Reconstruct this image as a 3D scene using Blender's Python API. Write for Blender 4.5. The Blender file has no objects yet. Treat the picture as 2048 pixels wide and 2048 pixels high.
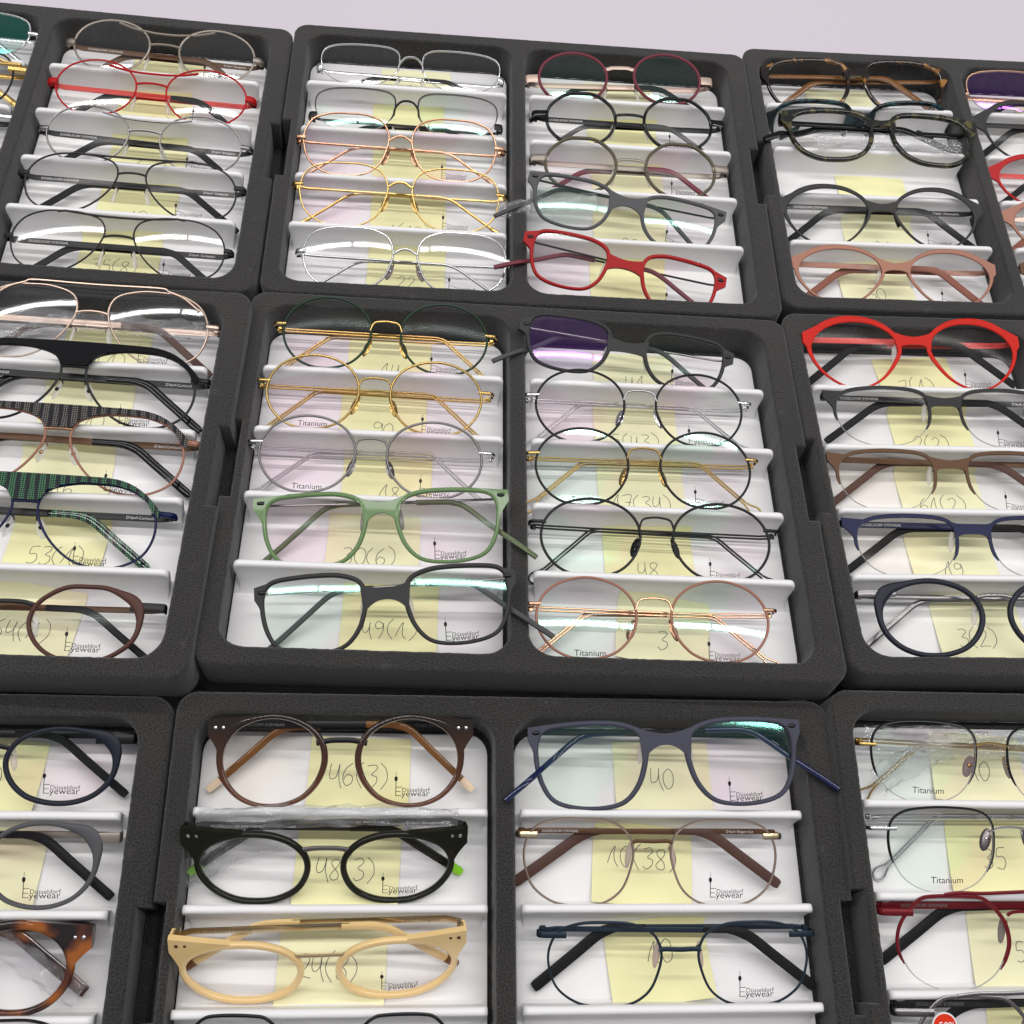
import bpy, math, random
from mathutils import Matrix, Vector
random.seed(7)
sc = bpy.context.scene
COL = sc.collection
PI = math.pi
MM = 0.001

# ------------------------------------------------------------ camera
def rot3(ax, ay, az):
    return (Matrix.Rotation(az, 4, 'Z') @ Matrix.Rotation(ay, 4, 'Y') @ Matrix.Rotation(ax, 4, 'X'))
SLOPE = Matrix.Rotation(math.radians(-4.5), 4, 'X')      # the middle tray leans a little towards the viewer
cam_d = bpy.data.cameras.new('camera')
cam = bpy.data.objects.new('camera', cam_d)
COL.objects.link(cam)
cam.matrix_world = SLOPE @ Matrix.Translation((-0.05319, -0.34967, 0.50847)) @ rot3(0.56090, -0.0860, -0.0050)
cam_d.sensor_width = 36
cam_d.lens = 36 * 1.0494
cam_d.clip_start = 0.01
cam_d.clip_end = 60
sc.camera = cam

# ------------------------------------------------------------ world and lamps
w = bpy.data.worlds.new('World')
sc.world = w
w.use_nodes = True
bg = w.node_tree.nodes['Background']
_tc = w.node_tree.nodes.new('ShaderNodeTexCoord'); _sx = w.node_tree.nodes.new('ShaderNodeSeparateXYZ'); _rp = w.node_tree.nodes.new('ShaderNodeValToRGB')
w.node_tree.links.new(_tc.outputs['Generated'], _sx.inputs[0]); w.node_tree.links.new(_sx.outputs[2], _rp.inputs[0]); w.node_tree.links.new(_rp.outputs[0], bg.inputs[0])
_rp.color_ramp.elements[0].position = 0.1; _rp.color_ramp.elements[0].color = (0.16, 0.155, 0.16, 1)      # walls and furniture of the room
_rp.color_ramp.elements[1].position = 0.75; _rp.color_ramp.elements[1].color = (0.90, 0.90, 0.97, 1)     # white ceiling
bg.inputs[1].default_value = 0.38
def tube_lamp(name, loc, length, width, power, col=(1, 0.985, 0.96)):
    d = bpy.data.lights.new(name, 'AREA')
    d.shape = 'RECTANGLE'; d.size = length; d.size_y = width; d.energy = power; d.color = col
    o = bpy.data.objects.new(name, d); COL.objects.link(o); o.location = loc
    return o
for x_ in (-0.93, 0.29, 1.51):
    tube_lamp('ceiling_tube', (x_, 0.66, 1.55), 1.19, 0.055, 5.9)
    tube_lamp('ceiling_tube', (x_ - .3, -0.12, 1.75), 1.19, 0.055, 6.8)
vs = sc.view_settings
vs.view_transform = 'Standard'; vs.look = 'None'; vs.exposure = 0.18; vs.gamma = 1.0
try: vs.use_curve_mapping = False
except Exception: pass
sc.render.engine = 'CYCLES'
sc.cycles.max_bounces = 10
sc.cycles.transparent_max_bounces = 24
sc.cycles.caustics_reflective = False
sc.cycles.caustics_refractive = False

# ------------------------------------------------------------ materials
MATS = {}
def schlick(nt, mul, add):
    N, L = nt.nodes, nt.links
    lw = N.new('ShaderNodeLayerWeight'); lw.inputs[0].default_value = .5
    pw_ = N.new('ShaderNodeMath'); pw_.operation = 'POWER'; pw_.inputs[1].default_value = 5
    L.new(lw.outputs['Facing'], pw_.inputs[0])
    ma = N.new('ShaderNodeMath'); ma.operation = 'MULTIPLY_ADD'; ma.inputs[1].default_value = .9 * mul; ma.inputs[2].default_value = .045 * mul + add
    L.new(pw_.outputs[0], ma.inputs[0])
    return ma
def newmat(name):
    m = bpy.data.materials.new(name); m.use_nodes = True
    nt = m.node_tree; return m, nt, nt.nodes['Principled BSDF']
def solid(name, col, rough=0.4, metal=0.0, coat=0.0, spec=0.2, noise=0.0, nscale=400, trans=0.0, emit=None, bump=0.0, alpha=1.0):
    if name in MATS: return MATS[name]
    m, nt, b = newmat(name)
    b.inputs['Base Color'].default_value = (*col, 1)
    b.inputs['Roughness'].default_value = rough
    b.inputs['Metallic'].default_value = metal
    b.inputs['Coat Weight'].default_value = coat * .6
    b.inputs['Specular IOR Level'].default_value = spec
    b.inputs['Transmission Weight'].default_value = trans
    b.inputs['Alpha'].default_value = alpha
    if noise or bump:
        tc = nt.nodes.new('ShaderNodeTexCoord'); n = nt.nodes.new('ShaderNodeTexNoise')
        n.inputs['Scale'].default_value = nscale; n.inputs['Detail'].default_value = 4
        nt.links.new(tc.outputs['Object'], n.inputs['Vector'])
        if noise:
            mx = nt.nodes.new('ShaderNodeMix'); mx.data_type = 'RGBA'
            mx.inputs[6].default_value = (*[c * (1 - noise) for c in col], 1)
            mx.inputs[7].default_value = (*[min(1, c * (1 + noise)) for c in col], 1)
            nt.links.new(n.outputs['Fac'], mx.inputs[0]); nt.links.new(mx.outputs[2], b.inputs['Base Color'])
        if bump:
            bp = nt.nodes.new('ShaderNodeBump'); bp.inputs['Strength'].default_value = bump
            bp.inputs['Distance'].default_value = 0.0006
            nt.links.new(n.outputs['Fac'], bp.inputs['Height']); nt.links.new(bp.outputs[0], b.inputs['Normal'])
    MATS[name] = m
    return m

def foam_material():
    m, nt, b = newmat('charcoal_foam')
    N, L = nt.nodes, nt.links
    tc = N.new('ShaderNodeTexCoord')
    n1 = N.new('ShaderNodeTexNoise'); n1.inputs['Scale'].default_value = 1150; n1.inputs['Detail'].default_value = 4; n1.inputs['Roughness'].default_value = .75
    n2 = N.new('ShaderNodeTexNoise'); n2.inputs['Scale'].default_value = 14; n2.inputs['Detail'].default_value = 6
    n3 = N.new('ShaderNodeTexVoronoi'); n3.inputs['Scale'].default_value = 1100
    n4 = N.new('ShaderNodeTexNoise'); n4.inputs['Scale'].default_value = 700; n4.inputs['Detail'].default_value = 2
    for n in (n1, n2, n3, n4): L.new(tc.outputs['Object'], n.inputs['Vector'])
    r = N.new('ShaderNodeValToRGB')
    r.color_ramp.elements[0].position = 0.38; r.color_ramp.elements[0].color = (0.004, 0.004, 0.0042, 1)
    r.color_ramp.elements[1].position = 0.62; r.color_ramp.elements[1].color = (0.048, 0.0455, 0.0435, 1)
    L.new(n1.outputs['Fac'], r.inputs[0])
    mx = N.new('ShaderNodeMix'); mx.data_type = 'RGBA'; mx.blend_type = 'MULTIPLY'; mx.inputs[0].default_value = 1
    r2 = N.new('ShaderNodeValToRGB')
    r2.color_ramp.elements[0].position = 0.3; r2.color_ramp.elements[0].color = (0.82, 0.81, 0.84, 1)
    r2.color_ramp.elements[1].position = 0.72; r2.color_ramp.elements[1].color = (1.12, 1.1, 1.06, 1)
    L.new(n2.outputs['Fac'], r2.inputs[0]); L.new(r.outputs[0], mx.inputs[6]); L.new(r2.outputs[0], mx.inputs[7])
    # a few pale dust specks and rubbed patches
    v5 = N.new('ShaderNodeTexVoronoi'); v5.inputs['Scale'].default_value = 75; L.new(tc.outputs['Object'], v5.inputs['Vector'])
    r5 = N.new('ShaderNodeValToRGB'); r5.color_ramp.elements[0].position = 0.010; r5.color_ramp.elements[0].color = (1, 1, 1, 1)
    r5.color_ramp.elements[1].position = 0.035; r5.color_ramp.elements[1].color = (0, 0, 0, 1)
    L.new(v5.outputs['Distance'], r5.inputs[0])
    n6 = N.new('ShaderNodeTexNoise'); n6.inputs['Scale'].default_value = 45; n6.inputs['Detail'].default_value = 8; n6.inputs['Roughness'].default_value = .7; L.new(tc.outputs['Object'], n6.inputs['Vector'])
    r6 = N.new('ShaderNodeValToRGB'); r6.color_ramp.elements[0].position = 0.6; r6.color_ramp.elements[0].color = (0, 0, 0, 1)
    r6.color_ramp.elements[1].position = 0.8; r6.color_ramp.elements[1].color = (.30, .30, .30, 1)
    L.new(n6.outputs['Fac'], r6.inputs[0])
    am = N.new('ShaderNodeMath'); am.operation = 'MAXIMUM'; L.new(r5.outputs[0], am.inputs[0]); L.new(r6.outputs[0], am.inputs[1])
    m5 = N.new('ShaderNodeMix'); m5.data_type = 'RGBA'; m5.inputs[7].default_value = (.16, .155, .15, 1)
    L.new(am.outputs[0], m5.inputs[0]); L.new(mx.outputs[2], m5.inputs[6]); L.new(m5.outputs[2], b.inputs['Base Color'])
    b.inputs['Roughness'].default_value = 0.95
    b.inputs['Specular IOR Level'].default_value = 0.15
    b.inputs['Sheen Weight'].default_value = 0.25
    b.inputs['Sheen Roughness'].default_value = 0.6
    ad = N.new('ShaderNodeMath'); ad.operation = 'ADD'
    L.new(n1.outputs['Fac'], ad.inputs[0]); L.new(n3.outputs['Distance'], ad.inputs[1])
    ad2 = N.new('ShaderNodeMath'); ad2.operation = 'ADD'
    L.new(n1.outputs['Fac'], ad2.inputs[0]); L.new(n3.outputs['Distance'], ad2.inputs[1])
    bp = N.new('ShaderNodeBump'); bp.inputs['Strength'].default_value = 0.7; bp.inputs['Distance'].default_value = 0.0005
    L.new(ad2.outputs[0], bp.inputs['Height']); L.new(bp.outputs[0], b.inputs['Normal'])
    return m
FOAM = foam_material()

def white_plastic():
    m, nt, b = newmat('white_plastic')
    N, L = nt.nodes, nt.links
    tc = N.new('ShaderNodeTexCoord')
    n = N.new('ShaderNodeTexNoise'); n.inputs['Scale'].default_value = 30; n.inputs['Detail'].default_value = 5
    v = N.new('ShaderNodeTexVoronoi'); v.inputs['Scale'].default_value = 62
    for q in (n, v): L.new(tc.outputs['Object'], q.inputs['Vector'])
    mx = N.new('ShaderNodeMix'); mx.data_type = 'RGBA'
    mx.inputs[6].default_value = (0.78, 0.77, 0.77, 1); mx.inputs[7].default_value = (0.83, 0.82, 0.82, 1)
    L.new(n.outputs['Fac'], mx.inputs[0])
    # tiny dust specks
    r = N.new('ShaderNodeValToRGB'); r.color_ramp.elements[0].position = 0.009; r.color_ramp.elements[0].color = (0.32, 0.3, 0.3, 1)
    r.color_ramp.elements[1].position = 0.016; r.color_ramp.elements[1].color = (1, 1, 1, 1)
    L.new(v.outputs['Distance'], r.inputs[0])
    m2 = N.new('ShaderNodeMix'); m2.data_type = 'RGBA'; m2.blend_type = 'MULTIPLY'; m2.inputs[0].default_value = 1
    L.new(mx.outputs[2], m2.inputs[6]); L.new(r.outputs[0], m2.inputs[7]); L.new(m2.outputs[2], b.inputs['Base Color'])
    b.inputs['Roughness'].default_value = 0.42
    gn = N.new('ShaderNodeTexNoise'); gn.inputs['Scale'].default_value = 1300; gn.inputs['Detail'].default_value = 2; L.new(tc.outputs['Object'], gn.inputs['Vector'])
    gb = N.new('ShaderNodeBump'); gb.inputs['Strength'].default_value = .25; gb.inputs['Distance'].default_value = .0003
    L.new(gn.outputs['Fac'], gb.inputs['Height']); L.new(gb.outputs[0], b.inputs['Normal'])
    b.inputs['Specular IOR Level'].default_value = 0.35
    return m
WHITE = white_plastic()
NOTE = solid('yellow_paper', (0.83, 0.80, 0.46), 0.85, spec=0.1, noise=0.04, nscale=60)
NOTE2 = solid('pale_yellow_paper', (0.84, 0.82, 0.54), 0.85, spec=0.1, noise=0.04, nscale=60)
INK = solid('pen_ink', (0.07, 0.06, 0.09), 0.7)
PRINT = solid('black_print', (0.012, 0.012, 0.014), 0.5)
WPRINT = solid('white_print', (0.62, 0.62, 0.62), 0.6)
GPRINT = solid('grey_print', (0.2, 0.19, 0.18), 0.6)
DPRINT = solid('dark_red_print', (0.2, 0.02, 0.02), 0.6)

def lens_mat(name, tint, gloss, fac, mul=.8, tint2=None):
    """AR-coated plastic: nearly clear, room reflections painted into the tint as two-tone noise patches, tinted mirror reflection"""
    key = 'lens_' + name
    m = bpy.data.materials.new(key); m.use_nodes = True
    nt = m.node_tree; N, L = nt.nodes, nt.links
    for n in list(N): N.remove(n)
    out = N.new('ShaderNodeOutputMaterial'); mix = N.new('ShaderNodeMixShader')
    t = N.new('ShaderNodeBsdfTransparent'); g = N.new('ShaderNodeBsdfGlossy')
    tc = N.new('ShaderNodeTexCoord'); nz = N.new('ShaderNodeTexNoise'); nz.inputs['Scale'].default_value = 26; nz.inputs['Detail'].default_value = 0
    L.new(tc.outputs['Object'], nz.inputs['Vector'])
    r = N.new('ShaderNodeValToRGB'); r.color_ramp.elements[0].position = .46; r.color_ramp.elements[1].position = .54  # narrow ramp: patch edges imitate reflections of the ceiling, painted into the tint
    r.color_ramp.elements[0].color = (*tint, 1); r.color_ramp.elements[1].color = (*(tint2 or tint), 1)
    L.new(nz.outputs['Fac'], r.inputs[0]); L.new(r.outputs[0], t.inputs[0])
    g.inputs['Color'].default_value = (*gloss, 1); g.inputs['Roughness'].default_value = 0.055 if mul > .5 else 0.11
    ma = schlick(nt, mul, fac); L.new(ma.outputs[0], mix.inputs[0])
    L.new(t.outputs[0], mix.inputs[1]); L.new(g.outputs[0], mix.inputs[2]); L.new(mix.outputs[0], out.inputs[0])
    return m
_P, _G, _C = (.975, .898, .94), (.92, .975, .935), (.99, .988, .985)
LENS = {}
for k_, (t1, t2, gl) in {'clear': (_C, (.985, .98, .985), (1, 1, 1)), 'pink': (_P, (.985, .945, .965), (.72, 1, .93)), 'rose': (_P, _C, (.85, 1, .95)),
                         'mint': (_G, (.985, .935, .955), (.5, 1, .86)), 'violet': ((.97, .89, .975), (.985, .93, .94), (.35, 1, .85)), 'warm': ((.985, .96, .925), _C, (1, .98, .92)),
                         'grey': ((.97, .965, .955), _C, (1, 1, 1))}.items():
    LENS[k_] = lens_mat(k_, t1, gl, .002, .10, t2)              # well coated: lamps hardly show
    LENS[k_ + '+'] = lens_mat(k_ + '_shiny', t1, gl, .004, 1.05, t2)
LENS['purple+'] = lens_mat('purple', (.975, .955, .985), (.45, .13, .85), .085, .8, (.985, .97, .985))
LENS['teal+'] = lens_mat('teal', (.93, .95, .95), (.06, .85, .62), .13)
def pmetal(n, c, r=.25): return solid(n, c, r, 1.0)
GOLD = pmetal('gold_metal', (.52, .35, .12), .26)
PGOLD = pmetal('pale_gold_metal', (.74, .60, .38), .28)
ROSE = pmetal('rose_gold_metal', (.56, .32, .20), .26)
CHAMP = pmetal('champagne_metal', (.50, .38, .31), .3)
SILV = pmetal('silver_metal', (.62, .62, .63), .2)
GUN = pmetal('gunmetal', (.22, .21, .21), .3)
TAUPE = solid('taupe_metal', (.27, .235, .20), .35, .6)
BLACKM = solid('black_metal', (.004, .004, .005), .36, 0, spec=.3)
DGREYM = solid('dark_grey_metal', (.026, .025, .025), .38, .1)
BLACKP = solid('glossy_black_plastic', (.005, .005, .006), .12, coat=.15)
BLACKR = solid('matte_black_rubber', (.010, .010, .011), .55, spec=.15)
GREYR = solid('matte_grey_plastic', (.065, .065, .068), .5)
GREYL = solid('light_grey_plastic', (.085, .085, .092), .48)
BROWNR = solid('brown_rubber', (.085, .042, .032), .5)
REDM = solid('red_metal', (.42, .006, .008), .42, 0)
REDP = solid('red_plastic', (.34, .003, .004), .36, coat=.1)
REDO = solid('orange_red_metal', (.54, .014, .006), .45, 0, spec=.15)
PINKM = solid('salmon_metal', (.60, .06, .05), .45)
DRED = solid('dark_red_metal', (.15, .01, .015), .35, .2)
BURG = solid('burgundy_plastic', (.16, .03, .045), .4)
OLIVE = solid('olive_plastic', (.10, .085, .055), .4)
COPPER = solid('copper_rose_metal', (.32, .15, .105), .42, .2)
COPPER2 = solid('copper_rubber', (.24, .085, .055), .45)
BROWNM = solid('brown_metal', (.10, .05, .025), .4, .2)
NAVY = solid('navy_metal', (.004, .008, .05), .34, 0)
NAVYP = solid('navy_plastic', (.009, .011, .022), .5, spec=.3)
NAVYG = solid('glossy_navy_plastic', (.01, .015, .06), .12, coat=.4)
DBLUE = solid('dark_blue_metal', (.018, .03, .045), .4, .3)
SLATE = solid('slate_blue_plastic', (.052, .054, .078), .45)
GREENP = solid('green_plastic', (.125, .215, .085), .34, coat=.2)
GREENT = solid('green_temple', (.10, .13, .06), .25, coat=.2)
GREENM = solid('dark_green_metal', (.015, .035, .022), .3, .3)
BEIGE = solid('beige_metal', (.52, .40, .33), .35, .5)
CHARC = solid('charcoal_plastic', (.030, .030, .031), .42)
BROWNP = solid('brown_plastic', (.10, .035, .022), .25, coat=.3)
BROWNMT = solid('matte_brown_plastic', (.085, .036, .028), .5)
OLIVED = solid('dark_olive_acetate', (.012, .012, .008), .12, coat=.25)
HONEY = solid('honey_acetate', (.95, .64, .29), .2, coat=.5, spec=.5, trans=.12, noise=.14, nscale=45)
HONEYB = solid('honey_brown_tip', (.20, .08, .03), .2, coat=.4)
AMBER = solid('amber_acetate', (.17, .07, .018), .14, coat=.3)
CREAM = solid('cream_tip', (.80, .62, .44), .35)
LIME = solid('lime_tip', (.30, .75, .03), .4)
BLUET = solid('blue_tip', (.015, .07, .16), .4)
CLEARP = solid('clear_silicone', (.75, .72, .68), .2, alpha=.45)
SMOKEP = solid('smoky_pad', (.25, .2, .2), .15, alpha=.75)
NYLON = solid('nylon_edge', (.55, .55, .54), .3, alpha=.6)
WHITEM = solid('white_sticker', (.8, .8, .8), .5)
REDST = solid('red_sticker', (.72, .035, .01), .5)
SCREW = solid('black_screw', (.006, .006, .007), .1, coat=.5)

def brown_fade():
    m, nt, b = newmat('brown_fade_acetate'); N, L = nt.nodes, nt.links
    tc = N.new('ShaderNodeTexCoord'); s = N.new('ShaderNodeSeparateXYZ'); L.new(tc.outputs['Object'], s.inputs[0])
    mr = N.new('ShaderNodeMapRange'); mr.inputs[1].default_value = -.036; mr.inputs[2].default_value = .0
    L.new(s.outputs[1], mr.inputs[0])
    r = N.new('ShaderNodeValToRGB'); r.color_ramp.elements[0].color = (.12, .036, .010, 1); r.color_ramp.elements[1].color = (.016, .006, .003, 1)
    L.new(mr.outputs[0], r.inputs[0]); L.new(r.outputs[0], b.inputs['Base Color'])
    b.inputs['Roughness'].default_value = .12; b.inputs['Coat Weight'].default_value = .15; b.inputs['Transmission Weight'].default_value = .25
    return m
BROWNF = brown_fade()
def tortoise(name, dark, mid, light, scale=90, lo=.42, hi=.6):
    m, nt, b = newmat(name); N, L = nt.nodes, nt.links
    tc = N.new('ShaderNodeTexCoord'); n = N.new('ShaderNodeTexNoise'); n.inputs['Scale'].default_value = scale; n.inputs['Detail'].default_value = 2
    n.inputs['Distortion'].default_value = .6
    L.new(tc.outputs['Object'], n.inputs['Vector'])
    r = N.new('ShaderNodeValToRGB'); e = r.color_ramp.elements
    e[0].position = lo; e[0].color = (*dark, 1); e[1].position = hi; e[1].color = (*light, 1)
    k = e.new((lo + hi) / 2); k.color = (*mid, 1)
    L.new(n.outputs['Fac'], r.inputs[0]); L.new(r.outputs[0], b.inputs['Base Color'])
    b.inputs['Roughness'].default_value = .1; b.inputs['Coat Weight'].default_value = .2
    return m
TORT = tortoise('brown_tortoiseshell', (.008, .004, .003), (.035, .014, .005), (.30, .14, .03), 90, .5, .66)
TORTO = tortoise('olive_tortoiseshell', (.005, .006, .005), (.016, .018, .010), (.10, .085, .03), 120, .45, .64)
TORTB = tortoise('teal_tortoiseshell', (.004, .006, .008), (.006, .018, .026), (.02, .06, .07), 100)
TORTA = tortoise('amber_tortoiseshell', (.008, .004, .003), (.075, .018, .006), (.30, .085, .010), 42, .45, .66)
def plaid(name, c1, c2):
    m, nt, b = newmat(name); N, L = nt.nodes, nt.links
    tc = N.new('ShaderNodeTexCoord')
    outs = []
    for d, s, w_ in (('X', 520, .40), ('Y', 560, .42), ('X', 120, .33)):
        wv = N.new('ShaderNodeTexWave'); wv.bands_direction = d; wv.inputs['Scale'].default_value = s / 2
        wv.inputs['Distortion'].default_value = 2.2; wv.inputs['Detail Scale'].default_value = .8
        L.new(tc.outputs['Object'], wv.inputs['Vector'])
        g = N.new('ShaderNodeMath'); g.operation = 'GREATER_THAN'; g.inputs[1].default_value = w_
        L.new(wv.outputs['Fac'], g.inputs[0]); outs.append(g)
    a = N.new('ShaderNodeMath'); a.operation = 'MULTIPLY'; L.new(outs[0].outputs[0], a.inputs[0]); L.new(outs[1].outputs[0], a.inputs[1])
    a2 = N.new('ShaderNodeMath'); a2.operation = 'MULTIPLY'; L.new(a.outputs[0], a2.inputs[0]); L.new(outs[2].outputs[0], a2.inputs[1])
    mx = N.new('ShaderNodeMix'); mx.data_type = 'RGBA'; mx.inputs[6].default_value = (*c1, 1); mx.inputs[7].default_value = (*c2, 1)
    L.new(a2.outputs[0], mx.inputs[0]); L.new(mx.outputs[2], b.inputs['Base Color'])
    b.inputs['Roughness'].default_value = .12; b.inputs['Coat Weight'].default_value = .4
    return m
PLAIDC = plaid('black_grey_plaid', (.007, .007, .008), (.20, .18, .16))
PLAIDG = plaid('black_green_plaid', (.006, .01, .012), (.07, .26, .11))

def sleeve_mat():
    m = bpy.data.materials.new('clear_plastic_film'); m.use_nodes = True
    nt = m.node_tree; N, L = nt.nodes, nt.links
    for n in list(N): N.remove(n)
    out = N.new('ShaderNodeOutputMaterial'); mix = N.new('ShaderNodeMixShader')
    t = N.new('ShaderNodeBsdfTransparent'); g = N.new('ShaderNodeBsdfGlossy')
    t.inputs[0].default_value = (.97, .97, .975, 1); g.inputs['Roughness'].default_value = .07
    tc = N.new('ShaderNodeTexCoord'); n = N.new('ShaderNodeTexNoise'); n.inputs['Scale'].default_value = 170; n.inputs['Detail'].default_value = 3
    n.inputs['Distortion'].default_value = 1.5
    L.new(tc.outputs['Object'], n.inputs['Vector'])
    bp = N.new('ShaderNodeBump'); bp.inputs['Strength'].default_value = 1; bp.inputs['Distance'].default_value = .002
    L.new(n.outputs['Fac'], bp.inputs['Height']); L.new(bp.outputs[0], g.inputs['Normal'])
    ma = schlick(nt, .9, .03); L.new(ma.outputs[0], mix.inputs[0])
    df = N.new('ShaderNodeBsdfDiffuse'); df.inputs[0].default_value = (.8, .8, .82, 1); m0 = N.new('ShaderNodeMixShader'); m0.inputs[0].default_value = .09
    L.new(t.outputs[0], m0.inputs[1]); L.new(df.outputs[0], m0.inputs[2])
    L.new(m0.outputs[0], mix.inputs[1]); L.new(g.outputs[0], mix.inputs[2]); L.new(mix.outputs[0], out.inputs[0])
    return m
FILM = sleeve_mat()

# ------------------------------------------------------------ mesh helpers (all lengths in millimetres)
class MB:
    def __init__(s): s.v = []; s.f = []
    def add(s, vs_, fs):
        o = len(s.v); s.v += [tuple(p) for p in vs_]; s.f += [tuple(i + o for i in q) for q in fs]
    def sweep(s, pts, wid, dep, closed=False, n=(0, 0, 1), K=8, pw=1.0, cap=True):
        """pts 3-D list; wid/dep half sizes (number or list); cross-section superellipse"""
        P = [Vector(p) for p in pts]; M = len(P)
        W = wid if isinstance(wid, (list, tuple)) else [wid] * M
        D = dep if isinstance(dep, (list, tuple)) else [dep] * M
        nn = Vector(n); vs_ = []; fs = []
        for i, p in enumerate(P):
            a = P[i - 1] if (i or closed) else P[i]; b_ = P[(i + 1) % M] if (i < M - 1 or closed) else P[i]
            t = (b_ - a)
            if t.length < 1e-9: t = Vector((1, 0, 0))
            t.normalize()
            N_ = nn - nn.dot(t) * t
            if N_.length < 1e-3: N_ = Vector((0, 1, 0)) - t.y * t
            N_.normalize(); B = t.cross(N_)
            for k in range(K):
                th = 2 * PI * (k + .5) / K; c_, s_ = math.cos(th), math.sin(th)
                c_ = math.copysign(abs(c_) ** pw, c_); s_ = math.copysign(abs(s_) ** pw, s_)
                vs_.append(p + B * W[i] * c_ + N_ * D[i] * s_)
        for i in range(M if closed else M - 1):
            j = (i + 1) % M
            for k in range(K):
                l = (k + 1) % K; fs.append((i * K + k, i * K + l, j * K + l, j * K + k))
        if not closed and cap:
            fs.append(tuple(range(K))[::-1]); fs.append(tuple((M - 1) * K + k for k in range(K)))
        s.add(vs_, fs)
    def tube(s, pts, r, closed=False, K=8): s.sweep(pts, r, r, closed, K=K)
    def slab(s, grid, th, z=None):
        """grid[r][c]=(x,y) -> closed slab following the frame's wrap, front face z0+th/2"""
        R_, C_ = len(grid), len(grid[0]); vs_ = []; fs = []
        for sgn in (1, -1):
            for r in grid:
                for (x, y) in r: vs_.append((x, y, wrap(x) + (z or 0) + sgn * th / 2))
        o = R_ * C_
        for r in range(R_ - 1):
            for c in range(C_ - 1):
                a = r * C_ + c; q = (a, a + 1, a + C_ + 1, a + C_)
                fs.append(q); fs.append(tuple(i + o for i in q[::-1]))
        ring = [c for c in range(C_)] + [r * C_ + C_ - 1 for r in range(1, R_)] + [(R_ - 1) * C_ + c for c in range(C_ - 2, -1, -1)] + [r * C_ for r in range(R_ - 2, 0, -1)]
        for i in range(len(ring)):
            a, b_ = ring[i], ring[(i + 1) % len(ring)]; fs.append((a, a + o, b_ + o, b_))
        s.add(vs_, fs)
    def ell(s, c, r, rz=0, ry=0, K=12, R_=7):
        m = Matrix.Translation(c) @ Matrix.Rotation(rz, 4, 'Z') @ Matrix.Rotation(ry, 4, 'Y')
        vs_ = []; fs = []
        for i in range(1, R_):
            ph = PI * i / R_
            for k in range(K):
                th = 2 * PI * k / K
                vs_.append(m @ Vector((r[0] * math.sin(ph) * math.cos(th), r[1] * math.sin(ph) * math.sin(th), r[2] * math.cos(ph))))
        t = len(vs_); vs_.append(m @ Vector((0, 0, r[2]))); vs_.append(m @ Vector((0, 0, -r[2])))
        for i in range(R_ - 2):
            for k in range(K):
                l = (k + 1) % K; fs.append((i * K + k, (i + 1) * K + k, (i + 1) * K + l, i * K + l))
        for k in range(K):
            l = (k + 1) % K; fs.append((t, k, l)); fs.append((t + 1, (R_ - 2) * K + l, (R_ - 2) * K + k))
        s.add(vs_, fs)
    def box(s, lo, hi):
        x0, y0, z0 = lo; x1, y1, z1 = hi
        s.add([(x0, y0, z0), (x1, y0, z0), (x1, y1, z0), (x0, y1, z0), (x0, y0, z1), (x1, y0, z1), (x1, y1, z1), (x0, y1, z1)],
              [(3, 2, 1, 0), (4, 5, 6, 7), (0, 1, 5, 4), (1, 2, 6, 5), (2, 3, 7, 6), (3, 0, 4, 7)])
    def build(s, name, mat, parent=None, smooth=True, ang=40):
        me = bpy.data.meshes.new(name)
        me.from_pydata([(a * MM, b_ * MM, c_ * MM) for a, b_, c_ in s.v], [], s.f)
        me.validate(); me.update()
        return mesh_obj(name, me, mat, parent, smooth, ang)
def mesh_obj(name, me, mat, parent=None, smooth=True, ang=40):
    if smooth:
        me.polygons.foreach_set('use_smooth', [True] * len(me.polygons))
        try: me.set_sharp_from_angle(angle=math.radians(ang))
        except Exception: pass
    me.materials.clear(); me.materials.append(mat)
    o = bpy.data.objects.new(name, me); COL.objects.link(o)
    if parent: o.parent = parent
    return o
def tag(o, label=None, cat=None, group=None, kind=None):
    if label: o['label'] = label
    if cat: o['category'] = cat
    if group: o['group'] = group
    if kind: o['kind'] = kind
    return o
def empty(name, mw):
    o = bpy.data.objects.new(name, None); COL.objects.link(o); o.matrix_world = mw; o.empty_display_size = .01
    return o
def wrap(x): return -x * x / 1900.0
def catmull(pts, n, closed=True):
    out = []; M = len(pts); seg = M if closed else M - 1
    for i in range(seg):
        p = [pts[(i - 1) % M] if (closed or i) else pts[0], pts[i], pts[(i + 1) % M], pts[(i + 2) % M] if (closed or i < M - 2) else pts[-1]]
        for k in range(n):
            t = k / n
            out.append(tuple(.5 * (2 * p[1][d] + (p[2][d] - p[0][d]) * t + (2 * p[0][d] - 5 * p[1][d] + 4 * p[2][d] - p[3][d]) * t * t + (3 * p[1][d] - p[0][d] - 3 * p[2][d] + p[3][d]) * t ** 3) for d in range(len(pts[0]))))
    if not closed: out.append(tuple(pts[-1]))
    return out
def text_mesh(s, size, italic=0):
    cu = bpy.data.curves.new('txt', 'FONT'); cu.body = s; cu.size = size; cu.resolution_u = 3; cu.shear = italic
    ob = bpy.data.objects.new('txt', cu); COL.objects.link(ob)
    me = bpy.data.meshes.new_from_object(ob.evaluated_get(bpy.context.evaluated_depsgraph_get()))
    vs_ = [(v.co.x, v.co.y) for v in me.vertices]; fs = [tuple(p.vertices) for p in me.polygons]
    bpy.data.objects.remove(ob); bpy.data.curves.remove(cu); bpy.data.meshes.remove(me)
    return vs_, fs
TXT = {}
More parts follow.
